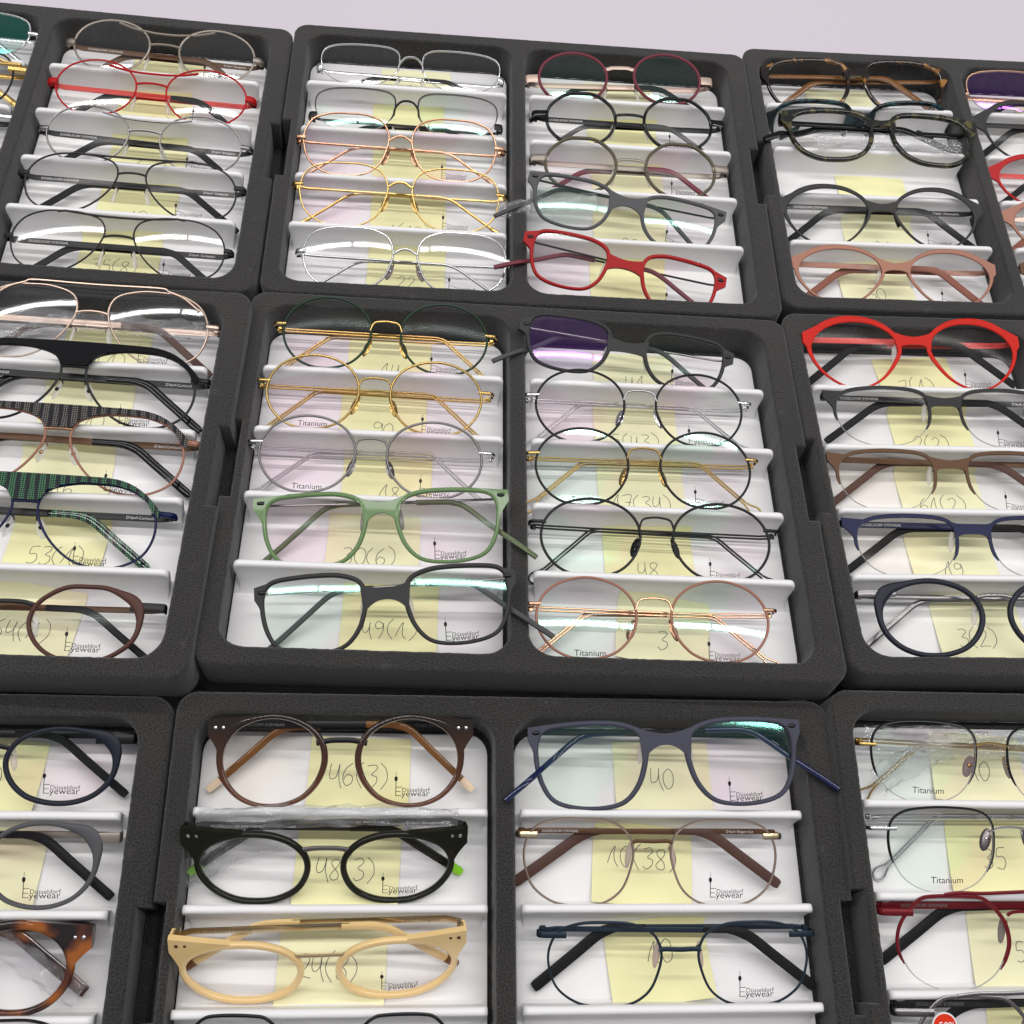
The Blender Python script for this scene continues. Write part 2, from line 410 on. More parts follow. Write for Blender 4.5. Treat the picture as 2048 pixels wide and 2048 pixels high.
def put_text(mb, s, size, x, y, zf, rot=0, align='L', squash=1.0):
    k = (s, size)
    if k not in TXT: TXT[k] = text_mesh(s, size)
    vs_, fs = TXT[k]
    wd = max(v[0] for v in vs_) * squash if vs_ else 0
    ox = {'L': 0, 'C': -wd / 2, 'R': -wd}[align]; c_, s_ = math.cos(rot), math.sin(rot); q = []
    for a, b_ in vs_:
        a = a * squash + ox; X = x + a * c_ - b_ * s_; Y = y + a * s_ + b_ * c_; q.append((X, Y, zf(X, Y)))
    mb.add(q, fs)
    return wd

# ------------------------------------------------------------ lens outlines (unit box, +x is the temple side)
SH = {
 'panto': [(0, 1), (.38, .93), (.72, .72), (.94, .38), (1, -.02), (.9, -.42), (.66, -.76), (.34, -.95), (0, -1), (-.34, -.94), (-.64, -.77), (-.88, -.44), (-1, -.02), (-.95, .38), (-.73, .72), (-.38, .93)],
 'square': [(0, 1), (.45, .97), (.82, .78), (.99, .36), (.98, -.12), (.82, -.6), (.45, -.93), (0, -1), (-.45, -.94), (-.78, -.64), (-.95, -.15), (-1, .3), (-.85, .74), (-.48, .96)],
 'rect': [(-.15, 1), (.38, .985), (.8, .91), (.97, .66), (.99, .15), (.9, -.4), (.7, -.8), (.3, -.98), (-.2, -1), (-.58, -.86), (-.84, -.45), (-.97, .1), (-.985, .48), (-.86, .79), (-.54, .955)],
 'aviator': [(0, 1), (.4, .95), (.78, .7), (.98, .25), (.98, -.25), (.82, -.68), (.48, -.95), (.1, -1), (-.28, -.88), (-.62, -.55), (-.88, -.1), (-1, .38), (-.87, .78), (-.45, .97)],
 'wing': [(0, 1), (.42, .92), (.8, .66), (.99, .24), (.90, -.24), (.66, -.65), (.32, -.94), (0, -1), (-.30, -.93), (-.60, -.68), (-.86, -.25), (-1, .18), (-.86, .62), (-.46, .92)],
 'half': [(-.2, 1), (.3, .99), (.7, .9), (.94, .66), (1, .2), (.92, -.3), (.72, -.7), (.38, -.95), (0, -1), (-.4, -.94), (-.74, -.68), (-.95, -.2), (-1, .35), (-.94, .72), (-.7, .93)],
 'oval': [(0, 1), (.42, .93), (.8, .68), (.99, .3), (.97, -.15), (.74, -.62), (.38, -.92), (0, -1), (-.42, -.93), (-.8, -.62), (-.98, -.12), (-.96, .34), (-.74, .72), (-.4, .94)],
 'geo': [(0, 1), (.36, .97), (.66, .76), (.9, .46), (1, .05), (.93, -.38), (.7, -.72), (.38, -.96), (0, -1), (-.38, -.96), (-.7, -.74), (-.92, -.38), (-1, .04), (-.9, .46), (-.66, .77), (-.36, .97)],
 'hex': [(-.3, 1), (.35, 1), (.62, .9), (.9, .5), (1, .12), (.96, -.25), (.74, -.68), (.36, -.95), (0, -1), (-.4, -.92), (-.76, -.62), (-.96, -.15), (-.98, .2), (-.88, .55), (-.6, .92)],
}
def outline(shape, a, b, top, H, n=5):
    c_ = catmull(SH[shape], n); cx, cy = (a + b) / 2, top - H / 2; hw, hh = (b - a) / 2, H / 2
    return [(cx + x * hw, cy + y * hh) for x, y in c_]
def normals(o):
    M = len(o); r = []
    for i in range(M):
        tx = o[(i + 1) % M][0] - o[i - 1][0]; ty = o[(i + 1) % M][1] - o[i - 1][1]; l = math.hypot(tx, ty) or 1
        r.append((-ty / l, tx / l))
    cx = sum(p[0] for p in o) / M; cy = sum(p[1] for p in o) / M
    if sum((p[0] - cx) * q[0] + (p[1] - cy) * q[1] for p, q in zip(o, r)) < 0: r = [(-a, -b_) for a, b_ in r]
    return r
SAG = 1.5
def lens_z(x, y, c, hw=0, hh=0):
    return wrap(x) + SAG * (1 - ((abs(x) - c[0]) ** 2 + (y - c[1]) ** 2) / 640.0)

# ------------------------------------------------------------ trays
X3 = {'M': (0, 0, 0, 0, 0, 0), 'T': (.0021, .2578, .005, .0708, -.0033, .0028), 'F': (-.0048, -.2584, -.0336, .1382, .0138, .0185),
 'ML': (-.3385, -.0097, .0048, .0177, -.0146, -.0064), 'TL': (-.3401, .2568, .005, .0569, .0226, -.0006),
 'MR': (.3415, .01, .0012, .0152, -.0206, .0168), 'TR': (.3437, .2722, .0069, .0722, -.0203, .0136),
 'FL': (-.3474, -.2659, -.0338, .1536, .0173, .0177), 'FR': (.3347, -.248, -.0334, .1519, .0136, .016)}
TM = {k: SLOPE @ Matrix.Translation(v[:3]) @ rot3(v[3], v[4], v[5]) for k, v in X3.items()}
TW, TD, TH = 340.0, 253.6, 25.0
RIDGE = [67.6, 22.3, -22.8, -67.0]
FLOOR = -21.0
def rrect(x0, y0, x1, y1, r, n=8):
    out = []
    for cx, cy, a0 in ((x1 - r, y1 - r, 0), (x0 + r, y1 - r, 90), (x0 + r, y0 + r, 180), (x1 - r, y0 + r, 270)):
        for k in range(n + 1):
            t = math.radians(a0 + 90 * k / n); out.append((cx + r * math.cos(t), cy + r * math.sin(t)))
    return out
def fuzz(pts, amp=.14, step=2.2):
    out = []
    for i in range(len(pts)):
        a, b_ = pts[i], pts[(i + 1) % len(pts)]; l = math.dist(a, b_); k = max(1, int(l / step))
        for j in range(k):
            t = j / k; out.append((a[0] + (b_[0] - a[0]) * t + random.uniform(-amp, amp), a[1] + (b_[1] - a[1]) * t + random.uniform(-amp, amp)))
    return out
def frame_outer():
    hw, hd = TW / 2, TD / 2; r = rrect(-hw, -hd, hw, hd, 10)
    # r order: top right corner, top left, bottom left, bottom right (counter-clockwise)
    out = r[:18]                                   # right top arc, left top arc
    for x, y in ((-hw, 26), (-hw + 6, 26), (-hw + 6, -26), (-hw, -26)): out.append((x, y))
    out += r[18:]
    for x, y in ((hw, -26), (hw - 6, -26), (hw - 6, 26), (hw, 26)): out.append((x, y))
    return out
WELLS = [(-159.3, -116, -8.8, 116), (0.8, -116, 154.8, 116)]
def foam_mesh():
    cu = bpy.data.curves.new('foam', 'CURVE'); cu.dimensions = '2D'; cu.fill_mode = 'BOTH'
    BV = 1.6
    def spl(pts):
        sp = cu.splines.new('POLY'); sp.points.add(len(pts) - 1); sp.use_cyclic_u = True
        for p, q in zip(sp.points, pts): p.co = (q[0] * MM, q[1] * MM, 0, 1)
    spl(fuzz(frame_outer(), .10))
    for (x0, y0, x1, y1) in WELLS: spl(fuzz(rrect(x0, y0, x1, y1, 14), .16)[::-1])
    cu.extrude = (TH / 2 - BV) * MM; cu.bevel_depth = BV * MM; cu.bevel_resolution = 3; cu.offset = -BV * MM
    ob = bpy.data.objects.new('foam', cu); COL.objects.link(ob)
    me = bpy.data.meshes.new_from_object(ob.evaluated_get(bpy.context.evaluated_depsgraph_get()))
    bpy.data.objects.remove(ob); bpy.data.curves.remove(cu)
    me.transform(Matrix.Translation((0, 0, -TH / 2 * MM)))
    return me
FOAM_ME = foam_mesh()
# cross-section of one ridge, front fillet to back foot: (dy, z)
PROF = [(-9.5, FLOOR), (-7.6, -20.7), (-5.8, -19.7), (-4.2, -17.8), (-3.1, -15), (-2.2, -10), (-1.6, -5.6), (-1.75, -4.0), (-1.65, -2.7), (-1.1, -1.8), (-.3, -1.4), (.7, -1.4), (1.7, -1.8), (2.4, -2.6), (2.6, -4.0), (2.65, -8), (3.0, -16), (3.6, -19.5), (5.2, FLOOR)]
def floor_z(dy):
    if dy <= PROF[0][0]: return FLOOR
    for (a, za), (b_, zb) in zip(PROF, PROF[1:]):
        if a <= dy <= b_: return za + (zb - za) * (dy - a) / (b_ - a)
    return FLOOR
def insert_mesh(x0, x1, rx0, rx1, name):
    mb = MB()
    r = rrect(x0, -113.5, x1, 110.5, 11, 6)
    # floor with a small turned-down lip round its edge
    o = len(r)
    inner = [(x, y, FLOOR) for x, y in r]
    cx, cy = (x0 + x1) / 2, -1.5
    def off(d, z): return [(x + math.copysign(d, x - cx), y + math.copysign(d, y - cy), z) for x, y in r]
    rings = [inner, off(.7, FLOOR - .4), off(1.0, FLOOR - 1.4), off(1.2, FLOOR - 8), off(2.6, FLOOR - 8.6), off(2.8, FLOOR - 18)]
    vs_ = [p for q in rings for p in q]; fs = [tuple(range(o))]
    for k in range(len(rings) - 1):
        for i in range(o):
            j = (i + 1) % o; fs.append((k * o + i, (k + 1) * o + i, (k + 1) * o + j, k * o + j))
    mb.add(vs_, fs)
    # ridges
    rr = 4.0
    us = [0, .25, .8, 1.6, 2.6, 4.0]
    xs = [rx0 + u for u in us] + [rx0 + (rx1 - rx0) * k / 8 for k in range(1, 8)] + [rx1 - u for u in us[::-1]]
    for yc in RIDGE:
        vs_ = []; fs = []; C_ = len(PROF)
        for x in xs:
            d = min(x - rx0, rx1 - x)
            drop = rr - math.sqrt(max(0, rr * rr - (rr - min(d, rr)) ** 2))
            for dy, z in PROF:
                top = z - drop * max(0, (z - FLOOR) / (-FLOOR)) if z > FLOOR else z + .05
                h_ = (z - FLOOR) / (-FLOOR)
                xx = x
                if z > FLOOR:
                    s_ = 2.6 * (1 - h_) ** 1.2 * max(0, 1 - d / 6)
                    xx = x + (s_ if x < (rx0 + rx1) / 2 else -s_)
                vs_.append((xx, yc + dy, top))
        for i in range(len(xs) - 1):
            for k in range(C_ - 1):
                a = i * C_ + k; fs.append((a, a + C_, a + C_ + 1, a + 1))
        e_ = (len(xs) - 1) * C_
        for k in range(C_ // 2): fs.append((k, k + 1, C_ - 2 - k, C_ - 1 - k)); fs.append((e_ + C_ - 1 - k, e_ + C_ - 2 - k, e_ + k + 1, e_ + k))
        mb.add(vs_, fs)
    me = bpy.data.meshes.new(name)
    me.from_pydata([(a * MM, b_ * MM, c_ * MM) for a, b_, c_ in mb.v], [], mb.f); me.validate(); me.update()
    return me
INS = [insert_mesh(-157.6, -12.0, -157.4, -12.2, 'white_insert'), insert_mesh(3.8, 151.0, 4.0, 150.6, 'white_insert')]
TRAY_LABEL = {'M': 'charcoal foam eyeglass tray in the centre of the photo, ten pairs, all edges visible',
 'T': 'charcoal foam tray behind the central tray, against the white table, all edges visible',
 'F': 'charcoal foam tray nearest the camera, middle of the bottom edge of the photo',
 'ML': 'charcoal foam tray left of the central tray, holding aviators with thick black and plaid brows',
 'TL': 'charcoal foam tray in the back left corner, holding grey aviators and a red one',
 'MR': 'charcoal foam tray right of the central tray, with red winged glasses in its back slot',
 'TR': 'charcoal foam tray in the back right corner, with tortoiseshell glasses and one empty slot',
 'FL': 'charcoal foam tray in the front left corner, holding navy, grey and tortoiseshell glasses',
 'FR': 'charcoal foam tray in the front right corner, holding half-rim glasses printed Titanium'}
for k in X3:
    root = empty('display_tray', TM[k])
    tag(root, TRAY_LABEL[k], 'display tray', 'foam trays set out in three rows')
    if k == 'M':
        mesh_obj('foam_frame', FOAM_ME, FOAM, root, True, 50); FO = root.children[0] if root.children else None
    else:
        o = bpy.data.objects.new('foam_frame', FOAM_ME); COL.objects.link(o); o.parent = root
        if not FOAM_ME.materials: FOAM_ME.materials.append(FOAM)
    for j, me in enumerate(INS):
        if k == 'M': mesh_obj('white_insert', me, WHITE, root, True, 35)
        else:
            if not me.materials: me.materials.append(WHITE)
            o = bpy.data.objects.new('white_insert', me); COL.objects.link(o); o.parent = root
    b = MB(); b.box((-169.4, -113, -48), (169.4, 116, -TH + .8)); b.build('base_panel', FOAM, root, False)
for me in INS + [FOAM_ME]:
    me.polygons.foreach_set('use_smooth', [True] * len(me.polygons))
    try: me.set_sharp_from_angle(angle=math.radians(38))
    except Exception: pass

# ------------------------------------------------------------ table
def table_material():
    m, nt, b = newmat('white_table'); N, L = nt.nodes, nt.links
    tc = N.new('ShaderNodeTexCoord'); n = N.new('ShaderNodeTexNoise'); n.inputs['Scale'].default_value = 3; n.inputs['Detail'].default_value = 3
    L.new(tc.outputs['Object'], n.inputs['Vector'])
    mx = N.new('ShaderNodeMix'); mx.data_type = 'RGBA'
    mx.inputs[6].default_value = (.60, .545, .61, 1); mx.inputs[7].default_value = (.63, .58, .62, 1)
    L.new(n.outputs['Fac'], mx.inputs[0]); L.new(mx.outputs[2], b.inputs['Base Color'])
    b.inputs['Roughness'].default_value = .5; b.inputs['Specular IOR Level'].default_value = .3
    return m
TZ = -75.0
t = MB(); t.box((-1600, -900, TZ - 30), (1600, 1500, TZ))
to = t.build('table', table_material(), None, False); tag(to, kind='structure')
fl = MB(); fl.box((-6000, -6000, -830), (6000, 6000, -800))
tag(fl.build('floor', solid('floor_grey', (.3, .29, .28), .6), None, False), kind='structure')

# ------------------------------------------------------------ eyeglasses
GROUP = 'pairs of eyeglasses displayed in the trays'
def lerp(a, b, t): return a + (b - a) * t
def rim_w(th, rw, wing=None):
    t_, s_, b_, n_ = rw; th = th % 360
    k = [(0, s_), (90, t_), (180, n_), (270, b_), (360, s_)]
    for (a0, w0), (a1, w1) in zip(k, k[1:]):
        if a0 <= th <= a1:
            u = (th - a0) / (a1 - a0); u = u * u * (3 - 2 * u); w_ = lerp(w0, w1, u); break
    if wing:
        d = (th - wing[1] + 180) % 360 - 180; w_ += wing[0] * math.exp(-(d / wing[2]) ** 2)
    return w_

def logo(parent, a, b, top, H, c, hw, hh, low=.6):
    mb = MB(); z = lambda x, y: lens_z(x, y, c, hw, hh) + .12
    x0 = a + (b - a) * .36; y0 = top - H + low
    put_text(mb, 'Düsseldorf', 3.1, x0 + 3.2, y0 + 1.9, z, squash=1.02)
    put_text(mb, 'yewear', 4.1, x0 + 3.0, y0 - .2, z, squash=1.18)
    q = [(x0, y0, x0 + 3.1, y0 + .32), (x0, y0 + 2.1, x0 + 2.6, y0 + 2.4), (x0, y0 + 4.2, x0 + 3.1, y0 + 4.5), (x0, y0, x0 + .38, y0 + 8.6), (x0 + .09, y0 + 8.4, x0 + .3, y0 + 12)]
    for u0, v0, u1, v1 in q:
        mb.add([(u0, v0, z(u0, v0)), (u1, v0, z(u1, v0)), (u1, v1, z(u1, v1)), (u0, v1, z(u0, v1))], [(0, 1, 2, 3)])
    pts = [(x0 + .19 + .85 * math.cos(k * PI / 6), y0 + 8.7 + 1.05 * math.sin(k * PI / 6) * (1 if k < 7 else 1.5)) for k in range(12)]
    mb.add([(u, v, z(u, v)) for u, v in pts], [tuple(range(12))])
    mb.build('printed_logo', PRINT, parent, False)

DEF = dict(sh='panto', rim='full', arc=(-30, 205), rw=(1.3, 1.3, 1.3, 1.3), rt=1.4, outer=False, wing=None, m=BLACKM, pw=1.0,
           br=('pts', [(1.02, 0), (.8, 3.5), (.4, 5), (0, 5.3)], .7), bm=None, ep=('rod', 2.2), em=None, bar=None, barm=None, plate=None,
           tp=('flat', 3.4, 1.0), tm=None, tip=('flat', 4.4, 1.6), tipm=None, ue=None, ve=-29, endm=None, endl=7, loop=False,
           pads='clear', padm=None, lens='clear', lensL=None, logo=True, tit=False, tprint=None, tpm=None, rivets=False, screw=False, sag=None, skew=0, roll=0, low=.7, bend=44, straight=False)

def glasses(gid, tray, x, y, rz, tilt, h, W, a, b, top, H, label, **kw):
    s_ = dict(DEF); s_.update(kw); S_ = lambda k: s_[k]
    M0 = TM[tray] @ Matrix.Translation((x * MM, y * MM, h * MM)) @ Matrix.Rotation(math.radians(rz), 4, 'Z') @ Matrix.Rotation(-math.radians(s_['roll']), 4, 'Y') @ Matrix.Rotation(math.radians(tilt), 4, 'X')
    root = empty('eyeglasses', M0); tag(root, label, 'eyeglasses', GROUP)
    rnd = random.Random(gid)
    rw = S_('rw'); m = S_('m')
    if S_('outer'): a += rw[3]; b -= rw[1]; top -= rw[0]; H -= rw[0] + rw[2]
    c = ((a + b) / 2, top - H / 2); hw, hh = (b - a) / 2, H / 2
    o = outline(S_('sh'), a, b, top, H); nr = normals(o)
    ang = [math.degrees(math.atan2((p[1] - c[1]) / hh, (p[0] - c[0]) / hw)) for p in o]
    fr = MB(); rt = S_('rt')
    for s in (-1, 1):
        pts = []; wd = []
        for p, n_, th in zip(o, nr, ang):
            w_ = rim_w(th, rw, S_('wing')); X = p[0] + n_[0] * (w_ / 2 - .15); Y = p[1] + n_[1] * (w_ / 2 - .15)
            pts.append((s * X, Y, wrap(X))); wd.append(w_ / 2 + .15)
        K = 12 if max(rw) > 1.6 else 8
        if S_('rim') == 'full': fr.sweep(pts, wd, rt / 2, True, K=K, pw=S_('pw'))
        elif S_('rim') == 'half':
            a0, a1 = S_('arc')
            idx = [i for i in range(len(o)) if ((ang[i] - a0) % 360) <= (a1 - a0)]
            idx.sort(key=lambda i: (ang[i] - a0) % 360)
            wl = [wd[i] for i in idx]; dl = [rt / 2] * len(idx)
            for q in (0, 1, -1, -2): 
                f_ = .45 if q in (0, -1) else .75
                wl[q] *= f_; dl[q] *= f_
            fr.sweep([pts[i] for i in idx], wl, dl, False, K=K, pw=S_('pw'))
    # bridge
    br = S_('br'); bmesh_ = MB()
    if br[0] == 'pts':
        half = [(-f * a, v, wrap(a) + 0.2) for f, v in br[1]]
        full = half + [(-p[0], p[1], p[2]) for p in half[-2::-1]]
        fl_ = br[3] if len(br) > 3 else br[2]
        bmesh_.sweep(catmull(full, 5, False), br[2], fl_, False, K=8, pw=.9)
    else:
        _, te, tmid, be, bmid = br[:5]; be = max(be, c[1] - .5); pw_ = br[5] if len(br) > 5 else 2; grid = [[], []]; ext = br[6] if len(br) > 6 else 1.2
        rows = []
        upq = [(p, n_) for p, n_, th in zip(o, nr, ang) if 5 <= th <= 178]
        for r in range(5):
            row = []
            for k in range(33):
                u = -1 + k / 16; X = u * (a + ext); au = abs(u); ax = abs(X)
                vt = lerp(tmid, te, au ** 1.8); vb = lerp(bmid, be, min(1, ax / a) ** pw_)
                if ax > a + .1:
                    q_ = min(upq, key=lambda pn: abs(pn[0][0] - ax)); vb = max(be, q_[0][1] + .25) if ext > 2 else be
                    vt = max(vt, vb + .25)
                row.append((X, lerp(vt, vb, r / 4)))
            rows.append(row)
        bmesh_.slab(rows, rt * .92, .03)
    bm_ = S_('bm')
    if bm_: bmesh_.build('bridge', bm_, root)
    else: fr.add(bmesh_.v, bmesh_.f)
    # end pieces
    ep = S_('ep'); em = S_('em')
    for s in (-1, 1):
        e = MB() if em else fr
        zW = wrap(W)
        if ep[0] == 'rod':
            hgt = ep[1]; v = ep[2] if len(ep) > 2 else 0; dp = ep[3] if len(ep) > 3 else hgt * .4
            xs = (c[0] + hw * math.sqrt(max(0, 1 - min(.98, (v - c[1]) ** 2 / hh ** 2)))) if True else b
            xs = min(xs, b) - .2
            e.sweep([(s * xs, v, wrap(xs)), (s * (W - 2.2), v, zW + .1), (s * (W - .6), v, zW - .8), (s * W, v, zW - 3), (s * (W - .4), v, zW - 6)], hgt / 2, dp, False, K=8, pw=.65)
        elif ep[0] == 'wedge':
            hgt = ep[1]; t0, t1 = ep[2], ep[3]; v = ep[4] if len(ep) > 4 else 0
            # inner boundary along ring, outer boundary at the hinge
            ring = []
            for k in range(7):
                th = lerp(t1, t0, k / 6); i = min(range(len(o)), key=lambda i: abs((ang[i] - th + 180) % 360 - 180))
                w_ = rim_w(ang[i], rw, S_('wing')) * (.96 if k == 0 else .6); ring.append((o[i][0] + nr[i][0] * w_, o[i][1] + nr[i][1] * w_))
            rows = []
            for k in range(7):
                end = (W, lerp(v + hgt / 2, v - hgt / 2, k / 6)); row = []
                for j in range(7):
                    t = j / 6; ty = t ** (1.0 if k < 3 else .62)
                    row.append((s * lerp(ring[k][0], end[0], t), lerp(ring[k][1], end[1], ty)))
                rows.append(row)
            e.slab(rows, rt * .96, .02)
            e.sweep([(s * (W - .9), v, zW + rt * .3), (s * (W - .7), v, zW - 3.5), (s * (W - 1.2), v, zW - 6)], hgt * .42, .8, False, K=8, pw=.6, n=(1, 0, 0))
        if em: e.build('end_piece', em, root)
    fo = fr.build('front_frame', m, root)
    # hinges
    for s in (-1, 1):
        hg = MB(); zW = wrap(W)
        hg.box((s * (W - 3.2) - .9, -1.3, zW - 8), (s * (W - 3.2) + .9, 1.3, zW - 4.5))
        hg.ell((s * (W - 1.8), 0, zW - 6.8), (1.0, 1.5, 1.0)); hg.build('hinge', S_('tm') or m, root)
    # extra bars and plates
    if S_('bar'):
        half = [(-p[0], p[1], wrap(p[0]) + .25) for p in S_('bar')[0]]
        full = half + [(-p[0], p[1], p[2]) for p in half[::-1]]
        bb = MB(); bb.sweep(catmull(full, 5, False), S_('bar')[1], S_('bar')[2], False, K=8, pw=.8); bb.build('brow_bar', S_('barm') or m, root)
    if S_('plate'):
        pm, ph, pb = S_('plate')     # brow plate across the top of both lenses
        mbp = MB()
        up_ = [p for p in sorted([(p[0] + n_[0] * .9, p[1] + n_[1] * .9) for p, n_, th in zip(o, nr, ang) if -4 <= th <= 150], key=lambda p: -p[0])]
        rows = []
        N_ = 41
        def lowv(X):
            ax = abs(X)
            q = [(p, n_) for p, n_, th in zip(o, nr, ang) if 12 <= th <= 178]
            if ax < a + 1.0: return pb
            j = min(q, key=lambda pn: abs(pn[0][0] - ax)); return j[0][1] + .4
        for k in range(N_):
            X = lerp(-(b + 1.8), b + 1.8, k / (N_ - 1)); ax = abs(X)
            lo_ = lowv(X); hi_ = top + 3.5 + .6 * (1 - (ax / b) ** 2)
            q = max(0, (ax - b * .55) / (b * .45 + 1.8)); hi_ = lerp(hi_, 1.6, q ** 2.6)
            if ax > b - 1: lo_ = min(lo_, hi_ - 2.6)
            hi_ = max(hi_, lo_ + 1.6)
            rows.append([(X, hi_), (X, lerp(hi_, lo_, .33)), (X, lerp(hi_, lo_, .67)), (X, lo_)])
        mbp.slab(rows, 2.2, .9); mbp.build('brow_plate', pm, root, ang=30)
        for s in (-1, 1):
            g_ = MB()
            for k in (-1.2, 0, 1.2): g_.sweep([(s * (b + .2), k, wrap(b) + 1.2), (s * (W - 1.5), k - .2, wrap(W) + .6), (s * W, k - .2, wrap(W) - 2)], .42, .42, False, K=6)
            g_.build('end_grille', S_('barm') or m, root)
    # lenses
    for s in (-1, 1):
        lb = MB(); R_ = 9; vs_ = [(s * c[0], c[1], lens_z(c[0], c[1], c))]; fs = []
        n_o = len(o)
        for r in range(1, R_ + 1):
            f_ = r / R_
            for p in o:
                X = c[0] + (p[0] - c[0]) * f_; Y = c[1] + (p[1] - c[1]) * f_
                vs_.append((s * X, Y, lens_z(X, Y, c)))
        for k in range(n_o): fs.append((0, 1 + k, 1 + (k + 1) % n_o))
        for r in range(R_ - 1):
            for k in range(n_o):
                l = (k + 1) % n_o; fs.append((1 + r * n_o + k, 1 + (r + 1) * n_o + k, 1 + (r + 1) * n_o + l, 1 + r * n_o + l))
        if s > 0: fs = [q[::-1] for q in fs]
        lb.add(vs_, fs)
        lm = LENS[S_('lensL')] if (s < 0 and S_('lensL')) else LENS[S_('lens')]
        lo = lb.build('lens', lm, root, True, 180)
        if S_('rim') != 'full':
            ny = MB(); ny.sweep([(s * p[0], p[1], wrap(p[0])) for p in o], .28, .6, True, K=6); ny.build('nylon_cord', NYLON, lo)
        if s > 0 and S_('logo'): logo(lo, a, b, top, H, c, hw, hh, S_('low'))
        if s < 0 and S_('tit'):
            tmb = MB(); put_text(tmb, 'Titanium', 4.6, -c[0] + 1.5, top - H + (S_('low') + .6 if tray == 'M' else H * .11), lambda X, Y: lens_z(X, Y, c, hw, hh) + .12, align='C', squash=1.05); tmb.build('printed_text', PRINT, lo, False)
    # nose pads
    pk = S_('pads')
    if pk:
        for s in (-1, 1):
            pb_ = MB(); am = MB()
            pv = -11.0 if pk != 'none' else 0
            px_ = a + 1.6
            if pk == 'metal':
                pb_.ell((s * px_, pv, -4.5), (2.7, 6.0, .9), rz=s * .30, ry=s * .55, K=14, R_=8)
                am.tube(catmull([(s * (a + .3), -4.5, -.6), (s * (a - 1.2), -6, -3), (s * (a + .2), -8.5, -5.0), (s * (px_ - .2), pv + 1, -4.2)], 5, False), .38, K=6)
                am.ell((s * (px_ - .1), pv + .6, -3.4), (1.25, 1.25, .9))
                p_ = pb_.build('nose_pad', S_('padm') or m, root); am.build('pad_arm', S_('bm') or S_('tm') or m, p_)
            elif pk == 'clear':
                pb_.ell((s * (px_ - .3), pv, -3.6), (1.9, 6.6, 1.0), rz=s * .16, ry=s * .8, K=12, R_=8)
                am.tube(catmull([(s * (a + .2), -6, -.5), (s * (a - 1.0), -7.6, -2.6), (s * (px_ - .6), pv + 1, -3.4)], 5, False), .35, K=6)
                p_ = pb_.build('nose_pad', S_('padm') or CLEARP, root); am.build('pad_arm', m, p_)
            elif pk == 'solid':
                pb_.sweep(catmull([(s * (a - .6), -4, -1), (s * (a + .4), -9, -2.6), (s * (a + 2.6), -16, -3.2)], 5, False), 1.0, 1.9, False, K=8)
                pb_.build('nose_pad', S_('padm') or m, root)
    if S_('rivets'):
        for s in (-1, 1):
            for k in (0, 1):
                r_ = MB(); r_.ell((s * (W - 3.6 - k * 3.9), ep[4] if len(ep) > 4 else 0, wrap(W - 4) + rt / 2), (.95, .95, .35), K=12); r_.build('rivet', SILV if S_('rivets') == 1 else S_('rivets'), root)
    if S_('screw'):
        for s in (-1, 1):
            r_ = MB(); r_.ell((s * (W - 4.2), (ep[4] if len(ep) > 4 else 0) + .4, wrap(W - 4) + rt / 2), (2.3, 1.15, .7), K=12); r_.tube([(s * (W - 2.4), .4, wrap(W) + rt / 2 + .2), (s * (W - 6), .5, wrap(W - 6) + rt / 2 + .2)], .3, K=6); r_.build('hinge_screw', SCREW, root)
    # temples
    tp = S_('tp'); ti = S_('tip'); tm_ = S_('tm') or m; tipm = S_('tipm') or tm_
    if tp[0] == 'flat' and not ti: ti = ('flat', tp[1] * 1.1, 1.8)
    ct, st = math.cos(math.radians(tilt)), math.sin(math.radians(tilt))
    sr = math.sin(math.radians(S_('roll')))
    def zc(v, z, X=0):
        z = max(z, (-19.0 - h - X * sr - v * st) / ct)
        q = (abs(X) - (W - 26)) / 26                # tips that reach beyond the front lie on the foam rim
        if q > 0 and over:
            q = min(1, q); z = max(z, lerp(z, (3.2 - h - X * sr - v * st) / ct, q * q))
        return z
    for s in (-1, 1):
        zb = -8.5 if s < 0 else -11.8
        ue = S_('ue') or W - 3
        if isinstance(ue, tuple): ue = ue[0] if s < 0 else ue[1]
        over = ue > W + 3
        ve = S_('ve'); sl = rnd.uniform(-1.6, .6) + S_('skew') * s
        xb = ue - S_('bend')
        zW = wrap(W)
        A = [(s * (W - 1.6), 0, zW - 6.6), (s * (W - 4.5), -.05, zb + 1.4)]
        n1 = 8
        for k in range(n1 + 1):
            X = lerp(s * (W - 9), -s * xb, k / n1); A.append((X, sl * k / n1, zc(sl, zb, X if abs(X) < W - 26 else 0)))
        i_tip = len(A)
        bk = S_('bend') / 44 * abs(ve) / 29 if S_('bend') < 40 else 1
        x1 = xb + 12 * bk; y1 = sl - 3.3 * bk
        Bp = [(-s * (xb + 5 * bk), sl - .6 * bk), (-s * x1, y1), (-s * lerp(x1, ue, .33), lerp(y1, ve, .33)), (-s * lerp(x1, ue, .67), lerp(y1, ve, .67)), (-s * ue, ve)]
        Bq = [(p[0], p[1], zc(p[1], zb, p[0])) for p in Bp]
        Bc = catmull([A[-1]] + Bq, 5, False)
        tb = MB(); L_ = A + Bc
